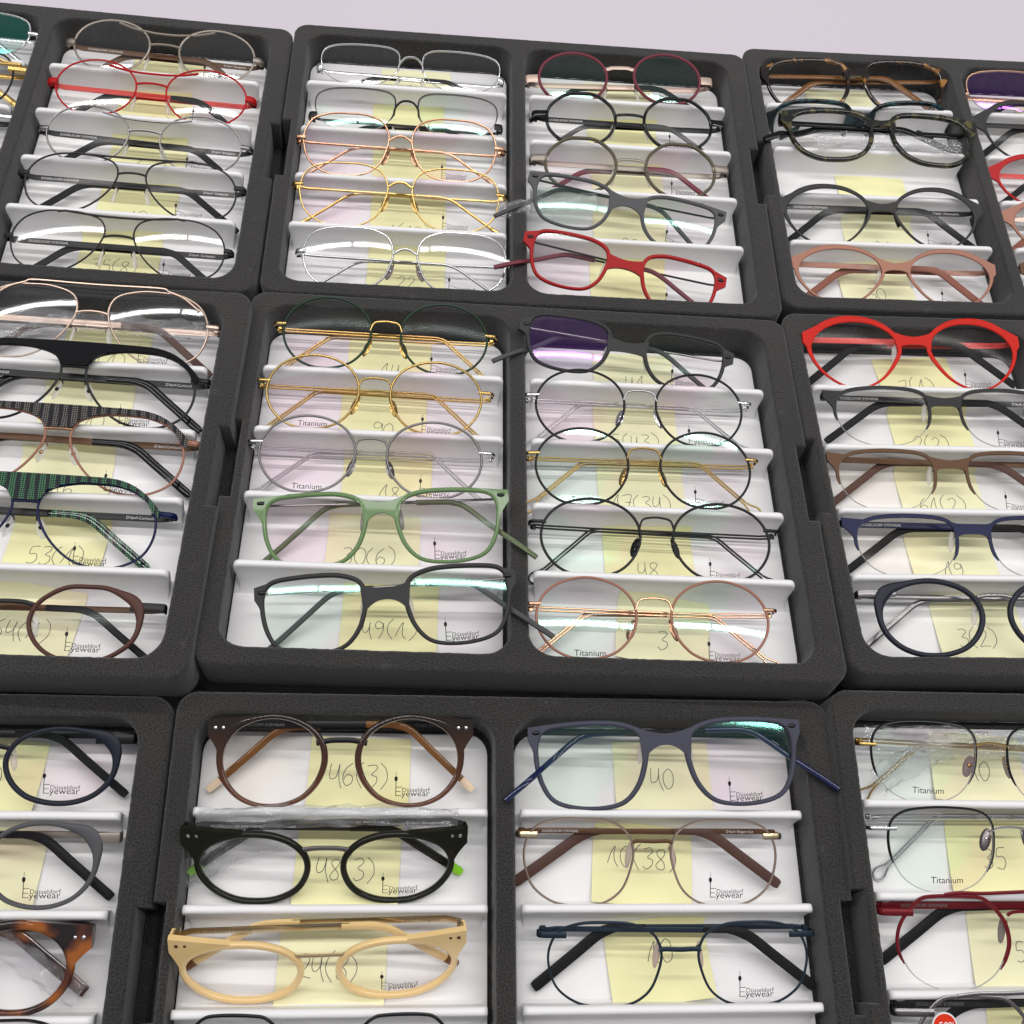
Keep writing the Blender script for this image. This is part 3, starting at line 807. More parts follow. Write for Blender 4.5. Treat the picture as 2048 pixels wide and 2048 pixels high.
        if tp[0] == 'double':
            for d in (-.85, .85):
                tb.tube([(p[0], p[1] + d, p[2]) for p in A] + [(p[0] - s * d * .35 * min(1, i / 12), p[1] + d * .92, p[2]) for i, p in enumerate(Bc)], tp[1])
            if S_('loop'):
                e0 = Bc[-1]; e1 = Bc[-4]; dx, dy = e0[0] - e1[0], e0[1] - e1[1]; l = math.hypot(dx, dy) or 1; dx /= l; dy /= l; nx, ny = -dy, dx
                lp = [(0, .85), (3, 1.6), (6.5, 3.0), (9.6, 2.5), (10.8, 0), (9.6, -2.5), (6.5, -3.0), (3, -1.6), (0, -.85)]
                tb.tube(catmull([(e0[0] + dx * u + nx * v, e0[1] + dy * u + ny * v, e0[2]) for u, v in lp], 4, False), tp[1])
            to_ = tb.build('temple', tm_, root)
        elif tp[0] == 'rod':
            rr_ = [tp[1]] * len(L_)
            for k in range(1, 6): rr_[-k] = tp[1] * lerp(1.9, 1.05, (k - 1) / 5)
            if S_('tipm') and S_('tip'):
                tb.sweep(A, tp[1], tp[1], False, K=8); to_ = tb.build('temple', tm_, root)
                tt = MB(); k0 = 0
                start = (lerp(A[-1][0], A[2][0], .16), A[-1][1] * .84, A[-1][2])
                tt.sweep([start] + Bc, ti[1] / 2, ti[2] / 2, False, K=10, pw=.8); tt.build('temple_tip', tipm, to_)
            else:
                tb.sweep(L_, rr_, rr_, False, K=8); to_ = tb.build('temple', tm_, root)
        else:
            hh_, tt_ = tp[1], tp[2]
            tb.sweep(A, [hh_ * .35, hh_ * .45] + [hh_ / 2] * (len(A) - 2), tt_ / 2, False, K=8, pw=.5)
            to_ = tb.build('temple', tm_, root)
            tt = MB(); start = (lerp(A[-1][0], A[2][0], .14), A[-1][1] * .86, A[-1][2])
            seg = [start] + Bc
            wl = [lerp(hh_ * .5, ti[1] / 2, min(1, k / 9)) for k in range(len(seg))]; wl[-1] *= .8
            if S_('endm'):
                # coloured last few millimetres
                cut = len(seg) - 4
                tt.sweep(seg[:cut + 1], wl[:cut + 1], ti[2] / 2, False, K=8, pw=.55)
                tto = tt.build('temple_tip', tipm, to_); te_ = MB(); te_.sweep(seg[cut:], [q * 1.04 for q in wl[cut:]], ti[2] / 2 * 1.05, False, K=8, pw=.55); te_.build('tip_end', S_('endm'), tto)
            else:
                tt.sweep(seg, wl, ti[2] / 2, False, K=8, pw=.6); tt.build('temple_tip', tipm, to_)
        tx = S_('tprint')
        if tx:
            zt = zb + (tp[2] / 2 if tp[0] == 'flat' else tp[1]) + .08; tmb = MB(); sz = min(2.3, tp[1] * .62) if tp[0] == 'flat' else 1.1
            if s < 0 and tx[0]: put_text(tmb, tx[0], sz, -W + 13, -sz * .38 + sl * .2, lambda X, Y: zt, align='L')
            if s > 0:
                if tx[1]: put_text(tmb, tx[1], sz, W - 12, -sz * .38 + sl * .15, lambda X, Y: zt, align='R')
                if len(tx) > 2 and tx[2]: put_text(tmb, tx[2], sz, W - 48, -sz * .38 + sl * .4, lambda X, Y: zt, align='C')
            if tmb.v: tmb.build('temple_print', S_('tpm') or WPRINT, to_, False)
    return root

# --- styles shared by several pairs
WIRE = dict(sh='panto', rw=(1.2,) * 4, rt=1.4, pads='metal', tp=('double', .58), loop=True, br=('pts', [(1.0, -1), (.86, 3.2), (.66, 4.9), (.3, 5.6), (0, 5.8)], .62), ep=('rod', 2.0, 1.5), ve=-24, ue=62, bend=32)
AVI = dict(sh='aviator', rw=(1.1, 1.0, .9, 1.1), rt=1.2, pads='clear', tp=('flat', 4.0, .9), tip=('flat', 4.6, 1.8), br=('pts', [(1.03, 2.2), (.6, 3.4), (0, 3.9)], .75), ep=('rod', 3.2), tipm=BLACKR)
SQ = dict(sh='square', rw=(1.1,) * 4, rt=1.3, pads='metal', tp=('rod', .95), tip=None, br=('pts', [(1.0, 0), (.82, .6), (.5, 2.6), (.2, 3.6), (0, 3.8)], .75), ep=('rod', 2.6), ve=-27, logo=True)
RECTP = dict(sh='rect', outer=True, rw=(2.3, 2.1, 1.7, 2.3), rt=2.8, pw=.7, pads='clear', tp=('rod', .7), tip=('rod', 3.0, 2.6), br=('slab', 2.0, -2.2, -15, -8.0, 2.3, 5), ep=('wedge', 6.5, 4, 62, -.5), screw=True, ve=-34, bend=50)
WINGED = dict(sh='wing', rw=(2.9, 1.5, .9, 1.8), wing=(1.6, 40, 40), rt=1.3, pw=.5, tp=('flat', 4.0, .9), tip=('flat', 5.0, 2.0), tipm=BLACKR, br=('slab', 6.5, -.6, -9, -5.8, 3, 9), ep=('wedge', 7.0, -8, 66, -1.2), pads='clear', ve=-30, logo=True)
BROW = dict(sh='half', rim='half', arc=(-12, 205), rw=(2.3, 1.8, .8, 1.7), rt=1.3, pw=.5, tp=('flat', 3.8, .9), tip=('flat', 4.8, 2.0), tipm=BLACKR, br=('slab', 2.0, -2.2, -10.5, -7.2, 4, 7), ep=('wedge', 5.0, 10, 44, 0), pads='clear', logo=True, ve=-28)
ROUNDP = dict(sh='panto', outer=True, rw=(2.4, 2.4, 2.2, 2.2), rt=3.0, pw=.75)
OCT = dict(sh='geo', outer=True, rw=(1.9,) * 4, rt=2.4, pw=.7, pads='clear', br=('pts', [(1.02, -.5), (.7, 1.2), (0, 1.9)], 1.05, .7), ep=('rod', 5.5, .5, 1.2), tp=('flat', 4.2, .8), tip=('flat', 3.4, 2.6), ve=-28)
D = 'DÜSSELDORF EYEWEAR'
GL = [
 # back left tray
 ('tl1', 'TL', -78, 97.5, 0, 15, 0, 70, 9, 63, 13, 34, 'silver half-rim glasses with a teal reflection, in the top left photo corner', dict(SQ, sh='half', rim='half', m=SILV, lens='teal+', tp=('flat', 2.6, .9), logo=False)),
 ('tl2', 'TL', -78, 59.3, 0, 15, 0, 70, 9, 60, 12, 44, 'gold and black glasses with a large gold hinge block, left photo edge', dict(SQ, m=BLACKM, em=GOLD, ep=('rod', 5.5, 0, 2.0), tm=GOLD, bm=GOLD, bar=([(50, 6), (54, 4.4), (58, 3)], .9, .9), barm=GOLD, tp=('flat', 4, 1))),
 ('tl3', 'TL', -77, 11.7, 0, 15, 0, 70, 9, 60, 12, 44, 'black glasses with a silver edged hinge, third from the top, left photo edge', dict(SQ, m=BLACKM, em=SILV, ep=('rod', 4.4), tp=('flat', 4, 1), tm=BLACKM)),
 ('a1', 'TL', 81, 91.5, -1.1, 15, 0, 68.7, 11.1, 63.3, 20, 41, 'taupe double-bridge metal glasses, at the back of the back left tray', dict(AVI, lens='grey+', sh='panto', m=TAUPE, rw=(1.3,) * 4, em=TAUPE, ep=('rod', 5), tm=BROWNM, tipm=BROWNM, bar=([(34, 18.5), (22, 14.5), (10, 12.6), (4, 12.2)], .8, .8), tprint=(D, "D'dorf- Burgplatz", 'C3 51□20 140'))),
 ('a2', 'TL', 78.5, 50.1, -.7, 15, 0, 70.6, 10.8, 65.2, 18.9, 43, 'red double-bridge wire glasses with red temples and black tips', dict(AVI, lens='clear+', sh='panto', m=REDM, rw=(1.0,) * 4, ep=('rod', 5), tm=PINKM, tm2=0, bar=([(31, 15.5), (20, 12.8), (10, 11.6), (3, 11.4)], .75, .75), tprint=(None, "D'dorf- Burgplatz"), tpm=DPRINT, tipm=BLACKR)),
 ('a3', 'TL', 81.3, 3.3, -1.3, 15, 0, 71.4, 11, 64.8, 19, 43, 'thin grey double-bridge glasses with a curved top bar, directly below the red pair', dict(AVI, sh='panto', m=GUN, rw=(1.0,) * 4, bar=([(30, 15), (20, 12.6), (10, 11.4), (3, 11.2)], .6, .6), tprint=(D, "D'dorf- Burgplatz", 'C2 51□20 140'), tm=DGREYM)),
 ('a4', 'TL', 79.5, -37.1, .2, 15, 0, 73.5, 9.4, 67.9, 15.2, 42, 'thin grey aviators with a straight top bar, fourth slot of the back left tray', dict(AVI, m=DGREYM, rw=(1.0,) * 4, bar=([(43, 15.0), (38, 15.9), (34, 15.5), (15, 14.9), (3, 14.7)], .65, .65), tprint=(D, "D'dorf- Carlsplatz", 'C3 55□18 140'), tm=DGREYM)),
 ('a5', 'TL', 80.5, -92.5, 0, 15, 0, 71, 9.3, 66.3, 18.7, 42, 'dark grey aviators with straight top bar, front of the back left tray', dict(AVI, m=DGREYM, rw=(.85,) * 4, lens='grey+', bar=([(40, 18.2), (35, 18.9), (31, 18.4), (15, 16.8), (3, 16.4)], .7, .7), tprint=(D, "D'dorf- Carlsplatz", 'C2 55□18 140'), tm=DGREYM)),
 # back middle tray, left column
 ('b1', 'T', -83.1, 86, -.9, 15, -2, 68.5, 8.7, 65.2, 18.8, 33, 'thin silver half-rim glasses with an arched saddle bridge', dict(BROW, lens='clear+', m=SILV, rw=(1.1, .9, .8, 1.0), ep=('rod', 4.5, 0, .6), wing=None, pw=1, tp=('flat', 2.0, .8), tip=('flat', 3.4, 2), br=('pts', [(1.05, -1), (.95, 5), (.6, 9.5), (.25, 11), (0, 11.2)], .8), logo=False, ve=-20)),
 ('b2', 'T', -84.3, 38.5, -.5, 15, -4, 69.1, 8.5, 64.7, 22, 34, 'thin black half-rim glasses with a tall arched saddle bridge, behind the rose gold pair', dict(BROW, m=BLACKM, rw=(.9, .8, .7, 1.1), ep=('rod', 5, 0, .6), wing=None, pw=1, tp=('flat', 2.0, .8), tip=('flat', 3.4, 2), br=('pts', [(1.05, 2), (.95, 8), (.6, 12.5), (.25, 14), (0, 14.2)], .8), lens='mint+', logo=False, ve=-20)),
 ('b3', 'T', -87, 11.7, .1, 15, 0, 72.9, 8.5, 66.5, 19.4, 47, 'rose gold square wire glasses with single rod temples', dict(SQ, m=ROSE, ep=('rod', 3.4, 0, 1.6), lens='rose')),
 ('b4', 'T', -85.2, -31.7, -.1, 15, 0, 72.5, 8.6, 67.1, 16.1, 46, 'yellow gold square wire glasses with thin rod temples, below the rose gold pair', dict(SQ, m=GOLD, rw=(.8,) * 4, lens='rose')),
 ('b5', 'T', -79.1, -90.6, .1, 15, 0, 70.4, 8.4, 65.7, 17.3, 43, 'shiny silver square wire glasses, front left of the back middle tray', dict(SQ, m=SILV, ep=('rod', 3.6, 0, 1.6), padm=SMOKEP, lens='clear+')),
 # right column
 ('c1', 'T', 72.6, 90.5, 4.2, 15, -1, 71.2, 9.4, 62, 23, 44, 'round burgundy glasses with a beige metal bridge and beige temples', dict(OCT, sh='panto', m=BURG, em=BEIGE, bm=BEIGE, tm=BEIGE, tipm=BLACKR, br=('pts', [(1.1, 8.5), (.8, 8.6), (.55, 9.6), (0, 9.8)], 1.5, .5), rw=(1.8,) * 4, ep=('rod', 6.5, 1.5, .5), lens='mint+')),
 ('c2', 'T', 77.1, 50.3, .6, 15, 0, 70.8, 9.4, 61.7, 18.7, 44, 'round glossy black faceted glasses in the second slot of the back middle tray', dict(OCT, lens='clear', m=BLACKP, tm=BLACKM, tipm=GREYR, ep=('rod', 5.5, .5, .5), tprint=(D, None), tip=('flat', 3.2, 2.6))),
 ('c3', 'T', 75.6, 5.2, -.3, 15, 0, 70.8, 9.4, 61.6, 18, 44, 'round olive faceted glasses behind the grey rectangular pair', dict(OCT, m=OLIVE, tm=TAUPE, em=TAUPE, bm=TAUPE, tipm=BURG, lens='rose')),
 ('c4', 'T', 70.6, -34.0, -6.3, 27, 8, 69.5, 9, 64.9, 5.3, 36, 'tilted grey rectangular glasses with one temple in crumpled clear film', dict(RECTP, m=GREYL, tm=BLACKM, tipm=GREYR, lens='mint+', roll=-5, ue=(66, 88))),
 ('c5', 'T', 66.0, -90, -8.2, 18, 8, 68.9, 10, 63.7, 8.9, 39, 'tilted bright red rectangular glasses at the front of the back middle tray', dict(RECTP, m=REDP, tm=BLACKM, tipm=BURG, lens='rose+', roll=-5, ue=(66, 84), ve=-25)),
 # back right tray
 ('d1', 'TR', -84.7, 103, 2.0, 15, 2, 73.5, 8, 68, 8, 42, 'brown tortoiseshell square glasses with amber temples, back of the back right tray', dict(RECTP, outer=False, sh='half', m=TORT, rw=(3.2, 2.0, 1.8, 3.0), tm=AMBER, tip=('flat', 4.5, 2), tp=('flat', 3.2, 1.6), tipm=AMBER, screw=False, ep=('wedge', 9, -5, 70, -1), br=('slab', 3, 1.5, -6, -4.2, 3, 2), pads=None, logo=False)),
 ('d2', 'TR', -84.4, 62.5, 2.0, 74, -11, 71.8, 9, 65, 14, 40, 'teal and black tortoiseshell glasses standing upright behind the tilted olive pair', dict(RECTP, outer=False, sh='half', m=TORTB, rw=(3.4, 2.4, 2, 3), tm=TORTB, tip=('flat', 4.5, 2), tp=('flat', 3.2, 1.6), tipm=TORTB, screw=False, ep=('wedge', 9, -5, 70, 0), br=('slab', 8, 6.5, -4, -1, 3, 2), pads=None, logo=False, ue=60, ve=-10)),
 ('d3', 'TR', -77.4, 46.7, -1.2, 4, 6, 74, 5.9, 69.6, 8.8, 50, 'dark olive tortoiseshell square glasses lying crooked across the second and third slots', dict(RECTP, sh='half', m=TORTO, rw=(3.6, 3.0, 3.0, 3.2), rt=3.6, tm=BLACKP, tip=('flat', 5, 2.4), tp=('flat', 4, 2), tipm=BLACKP, screw=False, ep=('wedge', 9, -2, 72, 0), br=('slab', 1, -2, -9, -6, 3, 2), pads=None, logo=False, lens='grey', ue=(66, 88), ve=-24)),
 ('d4', 'TR', -88.3, -32.4, .5, 15, 2, 74, 10.1, 68.5, 11.1, 44, 'matte black winged metal glasses in front of the empty slot', dict(WINGED, m=DGREYM, tm=DGREYM, pads='solid', padm=BLACKR, tprint=(D, "D'dorf - Fürstenplatz"))),
 ('d5', 'TR', -87.2, -84.6, -.4, 15, 0, 71.9, 9.8, 67.8, 8.9, 40, 'copper rose winged glasses with copper temples, front of the back right tray', dict(WINGED, m=COPPER, tm=COPPER, tipm=COPPER2)),
 ('e1', 'TR', 70.6, 88.7, 0, 15, 0, 70, 9.5, 67.6, 19.6, 36, 'rose gold half-rim glasses with a purple white reflection at the right photo edge', dict(BROW, rw=(1.1, 1, .8, 1), pw=1, m=ROSE, lens='purple+', ep=('rod', 3), br=SQ['br'], logo=False)),
 ('e2', 'TR', 70, 60.2, 0, 15, 0, 70, 9, 60, 13.9, 46, 'black winged glasses cut off by the right photo edge, second from the top', dict(WINGED, m=DGREYM, tm=DGREYM)),
 ('e3', 'TR', 70, 7.5, 0, 15, 0, 70, 9, 62, 11, 38, 'red winged glasses cut off by the right photo edge', dict(WINGED, m=REDM, tm=PINKM)),
 ('e4', 'TR', 71, -34.7, 0, 15, 0, 70, 9, 61.7, 10, 38, 'light brown metal glasses cut off by the right photo edge, fourth from top', dict(WINGED, m=COPPER, tm=CHAMP, tipm=COPPER2, tprint=(D, None))),
 ('e5', 'TR', 74, -83, 0, 15, 0, 71, 9, 61.7, 10, 38, 'dark brown metal glasses at the right photo edge, lowest in the back right tray', dict(WINGED, m=BROWNM, tm=BROWNM, tipm=BROWNR)),
 # middle left tray
 ('f1', 'ML', 78.4, 100.9, -1.6, 15, 0, 75.2, 9.6, 68.1, 19.2, 47, 'rose gold double-bridge aviators with their temples wrapped in clear film', dict(AVI, m=CHAMP, rw=(1.0,) * 4, ep=('rod', 3.4), tm=CHAMP, tipm=BROWNR, padm=CLEARP, bar=([(62, 9.5), (52, 17), (43, 20.4), (38, 22.2), (15, 21.6), (3, 21.4)], .75, .75), lens='clear+')),
 ('f2', 'ML', 76.5, 60.1, -1.5, 15, 0, 77, 7.5, 69, 13.8, 45, 'aviators with a thick plain glossy black brow', dict(AVI, m=BLACKM, rw=(1.2,) * 4, plate=(BLACKP, 3, 3.2), barm=BLACKM, tipm=BLACKP, tip=('flat', 5, 2.6), br=('pts', [(1.02, 2.6), (.5, 2.8), (0, 2.9)], .9), pads='metal', padm=CLEARP, tprint=(D, "D'dorf-Carlstadt"))),
 ('f3', 'ML', 77.2, 16.3, -1.5, 15, 0, 77.2, 7.3, 69, 12.6, 45, 'copper wire aviators with a black and grey plaid brow', dict(AVI, m=COPPER, rw=(1.1,) * 4, plate=(PLAIDC, 3, 3.2), barm=ROSE, tm=BROWNM, tipm=BLACKP, tip=('flat', 5, 2.6), br=('pts', [(1.02, 2.6), (.5, 2.8), (0, 2.9)], .8), bm=ROSE, pads='metal', padm=CLEARP, tprint=(D, "D'dorf-Carlstadt"))),
 ('f4', 'ML', 70.2, -31.4, -1.1, 15, 0, 77.4, 7.1, 68.5, 14.0, 45, 'dark blue wire aviators with a green and black plaid brow', dict(AVI, m=NAVY, rw=(1.1,) * 4, plate=(PLAIDG, 3, 3.2), barm=NAVY, tm=BLACKM, tipm=PLAIDG, tip=('flat', 5, 2.6), br=('pts', [(1.02, 2.6), (.5, 2.8), (0, 2.9)], .8), pads='metal', padm=CLEARP, tprint=(D, "D'dorf-Carlstadt"), ue=66)),
 ('f5', 'ML', 75.5, -88.1, 0, 15, 0, 76.4, 10, 66, 10.5, 40, 'matte brown round plastic glasses at the front of the middle left tray', dict(ROUNDP, low=3.8, sh='geo', m=BROWNMT, rw=(2.0, 2.2, 1.8, 1.9), em=BLACKM, ep=('rod', 5, 0, .6), wing=(3.5, 32, 22), tm=BROWNM, tipm=BLACKR, tip=('flat', 3.8, 3.2), br=('pts', [(1.05, -1), (.6, .3), (0, .6)], 1.3, .6), bm=BLACKM, lens='rose')),
 # central tray
 ('g1', 'M', -85.3, 99.8, -.7, 15, 0, 69, 9.7, 62.3, 19.9, 47, 'round wire glasses with dark green rims and gold temples and bridge', dict(WIRE, m=GREENM, bm=GOLD, em=GOLD, tm=GOLD, padm=GOLD, lens='rose')),
 ('g2', 'M', -89.3, 54.6, -.8, 15, 0, 70.8, 9.9, 63.2, 18.4, 46.5, 'all gold round wire glasses in the left column of the central tray', dict(WIRE, m=GOLD, padm=GOLD, lens='pink', tit=True)),
 ('g3', 'M', -88.6, 10, -.6, 15, 0, 70.8, 9.6, 63.2, 17.8, 45.5, 'round wire glasses with dark rims and silver temples, behind the green rectangular pair', dict(WIRE, m=GUN, tm=SILV, em=SILV, padm=GUN, lens='pink', tit=True)),
 ('g4', 'M', -80.7, -29.2, 2.2, 20, 8, 70.1, 6.8, 65.5, 5.1, 42.3, 'sage green rectangular plastic glasses', dict(RECTP, m=GREENP, tm=GUN, tipm=GREENT, lens='pink', roll=4.9, ue=(84, 72), ve=-36, padm=SMOKEP)),
 ('g5', 'M', -75.5, -81.8, 4.1, 20, 7.5, 68.6, 8.8, 66, 8.2, 42.6, 'charcoal rectangular glasses at the front left of the central tray', dict(RECTP, m=CHARC, tm=GUN, tipm=GREYR, lens='mint+', ue=(86, 70), roll=5.4, ve=-34)),
 ('h1', 'M', 64.9, 96.3, -4.6, 24, 7, 68.4, 9.2, 63.9, 10, 36.5, 'tilted dark grey rectangular glasses with a purple reflecting left lens', dict(RECTP, m=CHARC, tm=GUN, tipm=GREYR, lens='mint', lensL='purple+', roll=-4.2, ue=(66, 82), ve=-28)),
 ('h2', 'M', 70.8, 55.2, .6, 15, 0, 70.1, 10.2, 62.9, 18, 46.5, 'round wire glasses with black rims, silver bridge and silver temples', dict(WIRE, m=BLACKM, bm=SILV, em=SILV, tm=SILV, padm=SILV, lens='rose')),
 ('h3', 'M', 70.3, 12.3, .8, 15, 0, 69.5, 10.1, 63.3, 16.8, 46.5, 'round wire glasses with black rims, gold bridge and gold temples', dict(WIRE, m=BLACKM, bm=GOLD, em=GOLD, tm=GOLD, padm=GOLD, lens='mint+', tit=True)),
 ('h4', 'M', 74, -35.6, -.1, 15, 0, 71.6, 9.9, 64.7, 15.1, 44.5, 'all black round wire glasses in the right column of the central tray', dict(WIRE, m=BLACKM, padm=BLACKP, lens='mint', rw=(1.3,) * 4)),
 ('h5', 'M', 68.5, -87, .4, 15, 0, 68.7, 10, 62.8, 15.9, 43.5, 'round wire glasses with copper brown rims and rose gold temples, central tray', dict(WIRE, m=COPPER, bm=ROSE, em=ROSE, tm=ROSE, padm=ROSE, lens='mint+', tit=True)),
 # middle right tray
 ('i1', 'MR', -87, 106.3, .5, 15, 3.5, 72.1, 10.7, 67.4, 9.8, 45.5, 'bright orange red winged glasses with black temple tips', dict(WINGED, m=REDO, tm=PINKM, rw=(3.8, 1.7, .9, 2.4), tprint=(None, "D'dorf - Fürstenplatz"), tpm=DPRINT)),
 ('i2', 'MR', -78, 58.6, 0, 15, 4, 76, 10.6, 68.5, 3.2, 37, 'black half-rim browline glasses right of the central tray', dict(BROW, m=BLACKM, tm=BLACKM, tprint=(D, "D'dorf- Garath", 'C1 53□21 145'))),
 ('i3', 'MR', -83.0, 14.5, 0, 15, 0, 75, 10.6, 68.5, 2.6, 36.5, 'brown half-rim browline glasses', dict(BROW, m=BROWNM, tm=BROWNM, tipm=BROWNR, lens='warm', tprint=(None, None, 'C2 53□21 145'), tpm=GPRINT)),
 ('i4', 'MR', -80.5, -31.4, 0, 15, 0, 76.5, 10.6, 68.5, 2.6, 35.5, 'navy blue half-rim browline glasses', dict(BROW, m=NAVY, tm=NAVY, tprint=(D, None, 'C4 53□21 145'), lens='warm')),
 ('i5', 'MR', -79.4, -77.8, .6, 15, 0, 76.5, 6.7, 67.5, 8.9, 45, 'dark navy round plastic glasses with a silver corner piece', dict(ROUNDP, m=NAVYP, rw=(2.8, 2.9, 2.6, 2.8), wing=(4.5, 34, 20), em=GUN, ep=('rod', 4.2, .5, .8), tm=GUN, tp=('flat', 3.0, 1.2), tip=('flat', 3.2, 2), tipm=GUN, br=('pts', [(1.05, -2.2), (.6, -1.2), (0, -1.0)], 1.2, .8), bm=GUN, tprint=(D, None), logo=False)),
 # front left tray
 ('j1', 'FL', 81.2, 105.6, 0, 15, 0, 71, 10, 64.5, 5.1, 38.8, 'navy black round plastic glasses above the light grey pair', dict(ROUNDP, low=3.8, m=NAVYP, rw=(2.0, 2.5, 2.4, 2.3), wing=(4.2, 34, 22), em=BLACKM, ep=('rod', 5, -1, .8), tm=BLACKM, tipm=BLACKR, tip=('flat', 4.0, 3.4), br=('pts', [(1.05, -6), (.6, -5), (0, -4.6)], 1.3, .6), bm=BLACKM, lens='mint')),
 ('j2', 'FL', 80.3, 56.9, 0, 15, 0, 71.5, 10, 62.5, 8.3, 41.2, 'light grey round glasses, between the navy and the tortoiseshell pairs', dict(ROUNDP, low=3.8, m=GREYL, rw=(2.0, 2.2, 1.8, 2.0), wing=(4.6, 34, 22), em=TAUPE, ep=('rod', 5, 0, .6), tm=TAUPE, tipm=BLACKR, tip=('flat', 4.4, 3.6), br=('pts', [(1.05, -3), (.6, -2), (0, -1.6)], 1.3, .6), lens='rose')),
 ('j3', 'FL', 78.8, 15.1, 0, 15, 1, 67, 7, 60, 5.6, 43, 'amber tortoiseshell acetate glasses with film around the temple, bottom left photo corner', dict(ROUNDP, m=TORTA, rw=(4.2, 3.6, 3.0, 3.4), rt=4, ep=('wedge', 10, -4, 82, -2.5), rivets=1, tm=TORTA, tp=('flat', 4.4, 2.4), tip=('flat', 6, 2.8), tipm=TORTA, br=('slab', -6, -7, -16, -13, 2.4, 2), pads=None, logo=False)),
 ('j4', 'FL', 80, -30, 0, 15, 0, 70, 9, 60, 8, 42, 'thin black glasses just entering the photo at the bottom left edge', dict(SQ, m=BLACKM)),
 # front middle tray
 ('k1', 'F', -86.7, 110, .7, 15, 2, 66.4, 6.6, 61.8, 5.6, 46.4, 'brown translucent round glasses with cream temple ends', dict(ROUNDP, low=3.8, sh='panto', m=BROWNF, rw=(2.4, 3.0, 2.0, 3.2), rt=3.4, wing=(2.5, 38, 22), ep=('wedge', 8.0, 2, 80, -1.4), rivets=1, bm=BLACKM, br=('pts', [(1.3, -9), (.6, -7.6), (0, -7.4)], 1.5, .9), tm=BLACKM, tp=('flat', 3.6, 1.2), tip=('flat', 3.8, 2.4), tipm=AMBER, endm=CREAM, pads=None, lens='warm', tprint=(D, "D'dorf- Floragarten", 'C1 49□19 145'), tpm=GPRINT, ve=-33, ue=67)),
 ('k2', 'F', -91.6, 55.9, .3, 40, 5, 68.7, 6.9, 62.7, 1.6, 40, 'dark olive glossy glasses with bright lime temple ends in clear film', dict(ROUNDP, low=3.8, sh='oval', m=OLIVED, rw=(2.9, 2.9, 2.3, 2.9), rt=3.4, ep=('wedge', 8.0, 0, 80, -1), rivets=1, bm=GUN, br=('pts', [(1.3, -8.5), (.6, -7.4), (0, -7.2)], 1.2, .9), tm=DGREYM, tp=('flat', 4.2, 1.2), tip=('flat', 4.2, 2.4), tipm=OLIVED, endm=LIME, pads=None, tprint=(D, "D'dorf- Floragarten", 'C2 49□19 145'), ve=-27, ue=67)),
 ('k3', 'F', -91.5, 8, 1.4, 48, 8, 68.2, 7, 64.5, .4, 38, 'honey coloured translucent glasses with gold hinges and temples', dict(ROUNDP, low=3.8, sh='oval', m=HONEY, rw=(3.1, 2.9, 2.9, 3.1), rt=3.4, ep=('wedge', 8.0, 0, 80, -1), rivets=BROWNM, bm=PGOLD, br=('pts', [(1.3, -8.5), (.6, -8.6), (0, -8.7)], 1.0, .8), tm=PGOLD, tp=('flat', 3.6, 1.0), tip=('flat', 4.0, 2.4), tipm=HONEY, endm=HONEYB, pads=None, tprint=(D, "D'dorf- Floragarten"), tpm=GPRINT, ve=-26, ue=65, lens='clear')),
 ('k4', 'F', -89.5, -32, -.2, 15, 0, 68, 14, 62, 8.5, 38, 'thin black and silver octagonal glasses just entering at the bottom of the photo', dict(SQ, sh='hex', m=BLACKM, rw=(1.4, .9, .9, .9), tm=SILV)),
 ('l1', 'F', 78.6, 109.1, 1.7, 10, 7, 71, 8.9, 68.5, 5.4, 44.8, 'slate blue rectangular glasses with glossy navy tips and a teal lamp reflection', dict(RECTP, m=SLATE, tm=BLACKM, tipm=NAVYG, lens='violet+', lensL='mint+', roll=3.2, ue=(89, 84), ve=-33, rw=(2.6, 2.3, 1.9, 2.6))),
 ('l2', 'F', 70.1, 57.8, -.2, 15, 0, 67.7, 9.9, 63.9, 6.6, 41, 'thin gold brown wire glasses with ribbed brown tips', dict(SQ, low=3.8, rw=(.9,) * 4, m=CHAMP, bm=BROWNM, br=('pts', [(1.02, -4.6), (.8, -3.6), (0, -3.8)], 1.0, .6), em=PGOLD, ep=('rod', 3.2, -1.2, .9), tm=BROWNM, tp=('flat', 2.8, .9), tip=('flat', 5.4, 2.4), tipm=BROWNR, pads='clear', padm=solid('skin_pad', (.62, .5, .42), .3, alpha=.85), tprint=(D, "D'dorf- Flingern Süd", 'C1 51□18 140'), ve=-26, ue=(68, 68))),
 ('l3', 'F', 80.9, 11.6, 0, 15, 0, 68.8, 9.6, 63.7, 3.9, 37.5, 'thin blue black metal glasses with ribbed black tips, below the gold brown pair', dict(SQ, low=3.8, rw=(1.3, .9, .9, 1.0), m=DBLUE, br=('pts', [(1.02, -9), (.85, -7.8), (0, -8)], 1.2, .6), ep=('rod', 3.0, -1.5, .8), tm=DBLUE, tp=('flat', 2.6, .9), tip=('flat', 5.4, 2.4), tipm=BLACKR, pads='clear', padm=solid('skin_pad', (.62, .5, .42), .3), tprint=(None, None, 'C2 51□18 140'), tpm=GPRINT, ve=-28, ue=(70, 70))),
 ('l4', 'F', 80, -41, 0, 15, -1, 68, 9, 62, 8, 38, 'dark bronze metal glasses just entering under the bottom edge of the photo', dict(SQ, m=BROWNM, tm=BROWNM, ep=('rod', 5, 0, .9), tp=('flat', 3.4, .9))),
 # front right tray
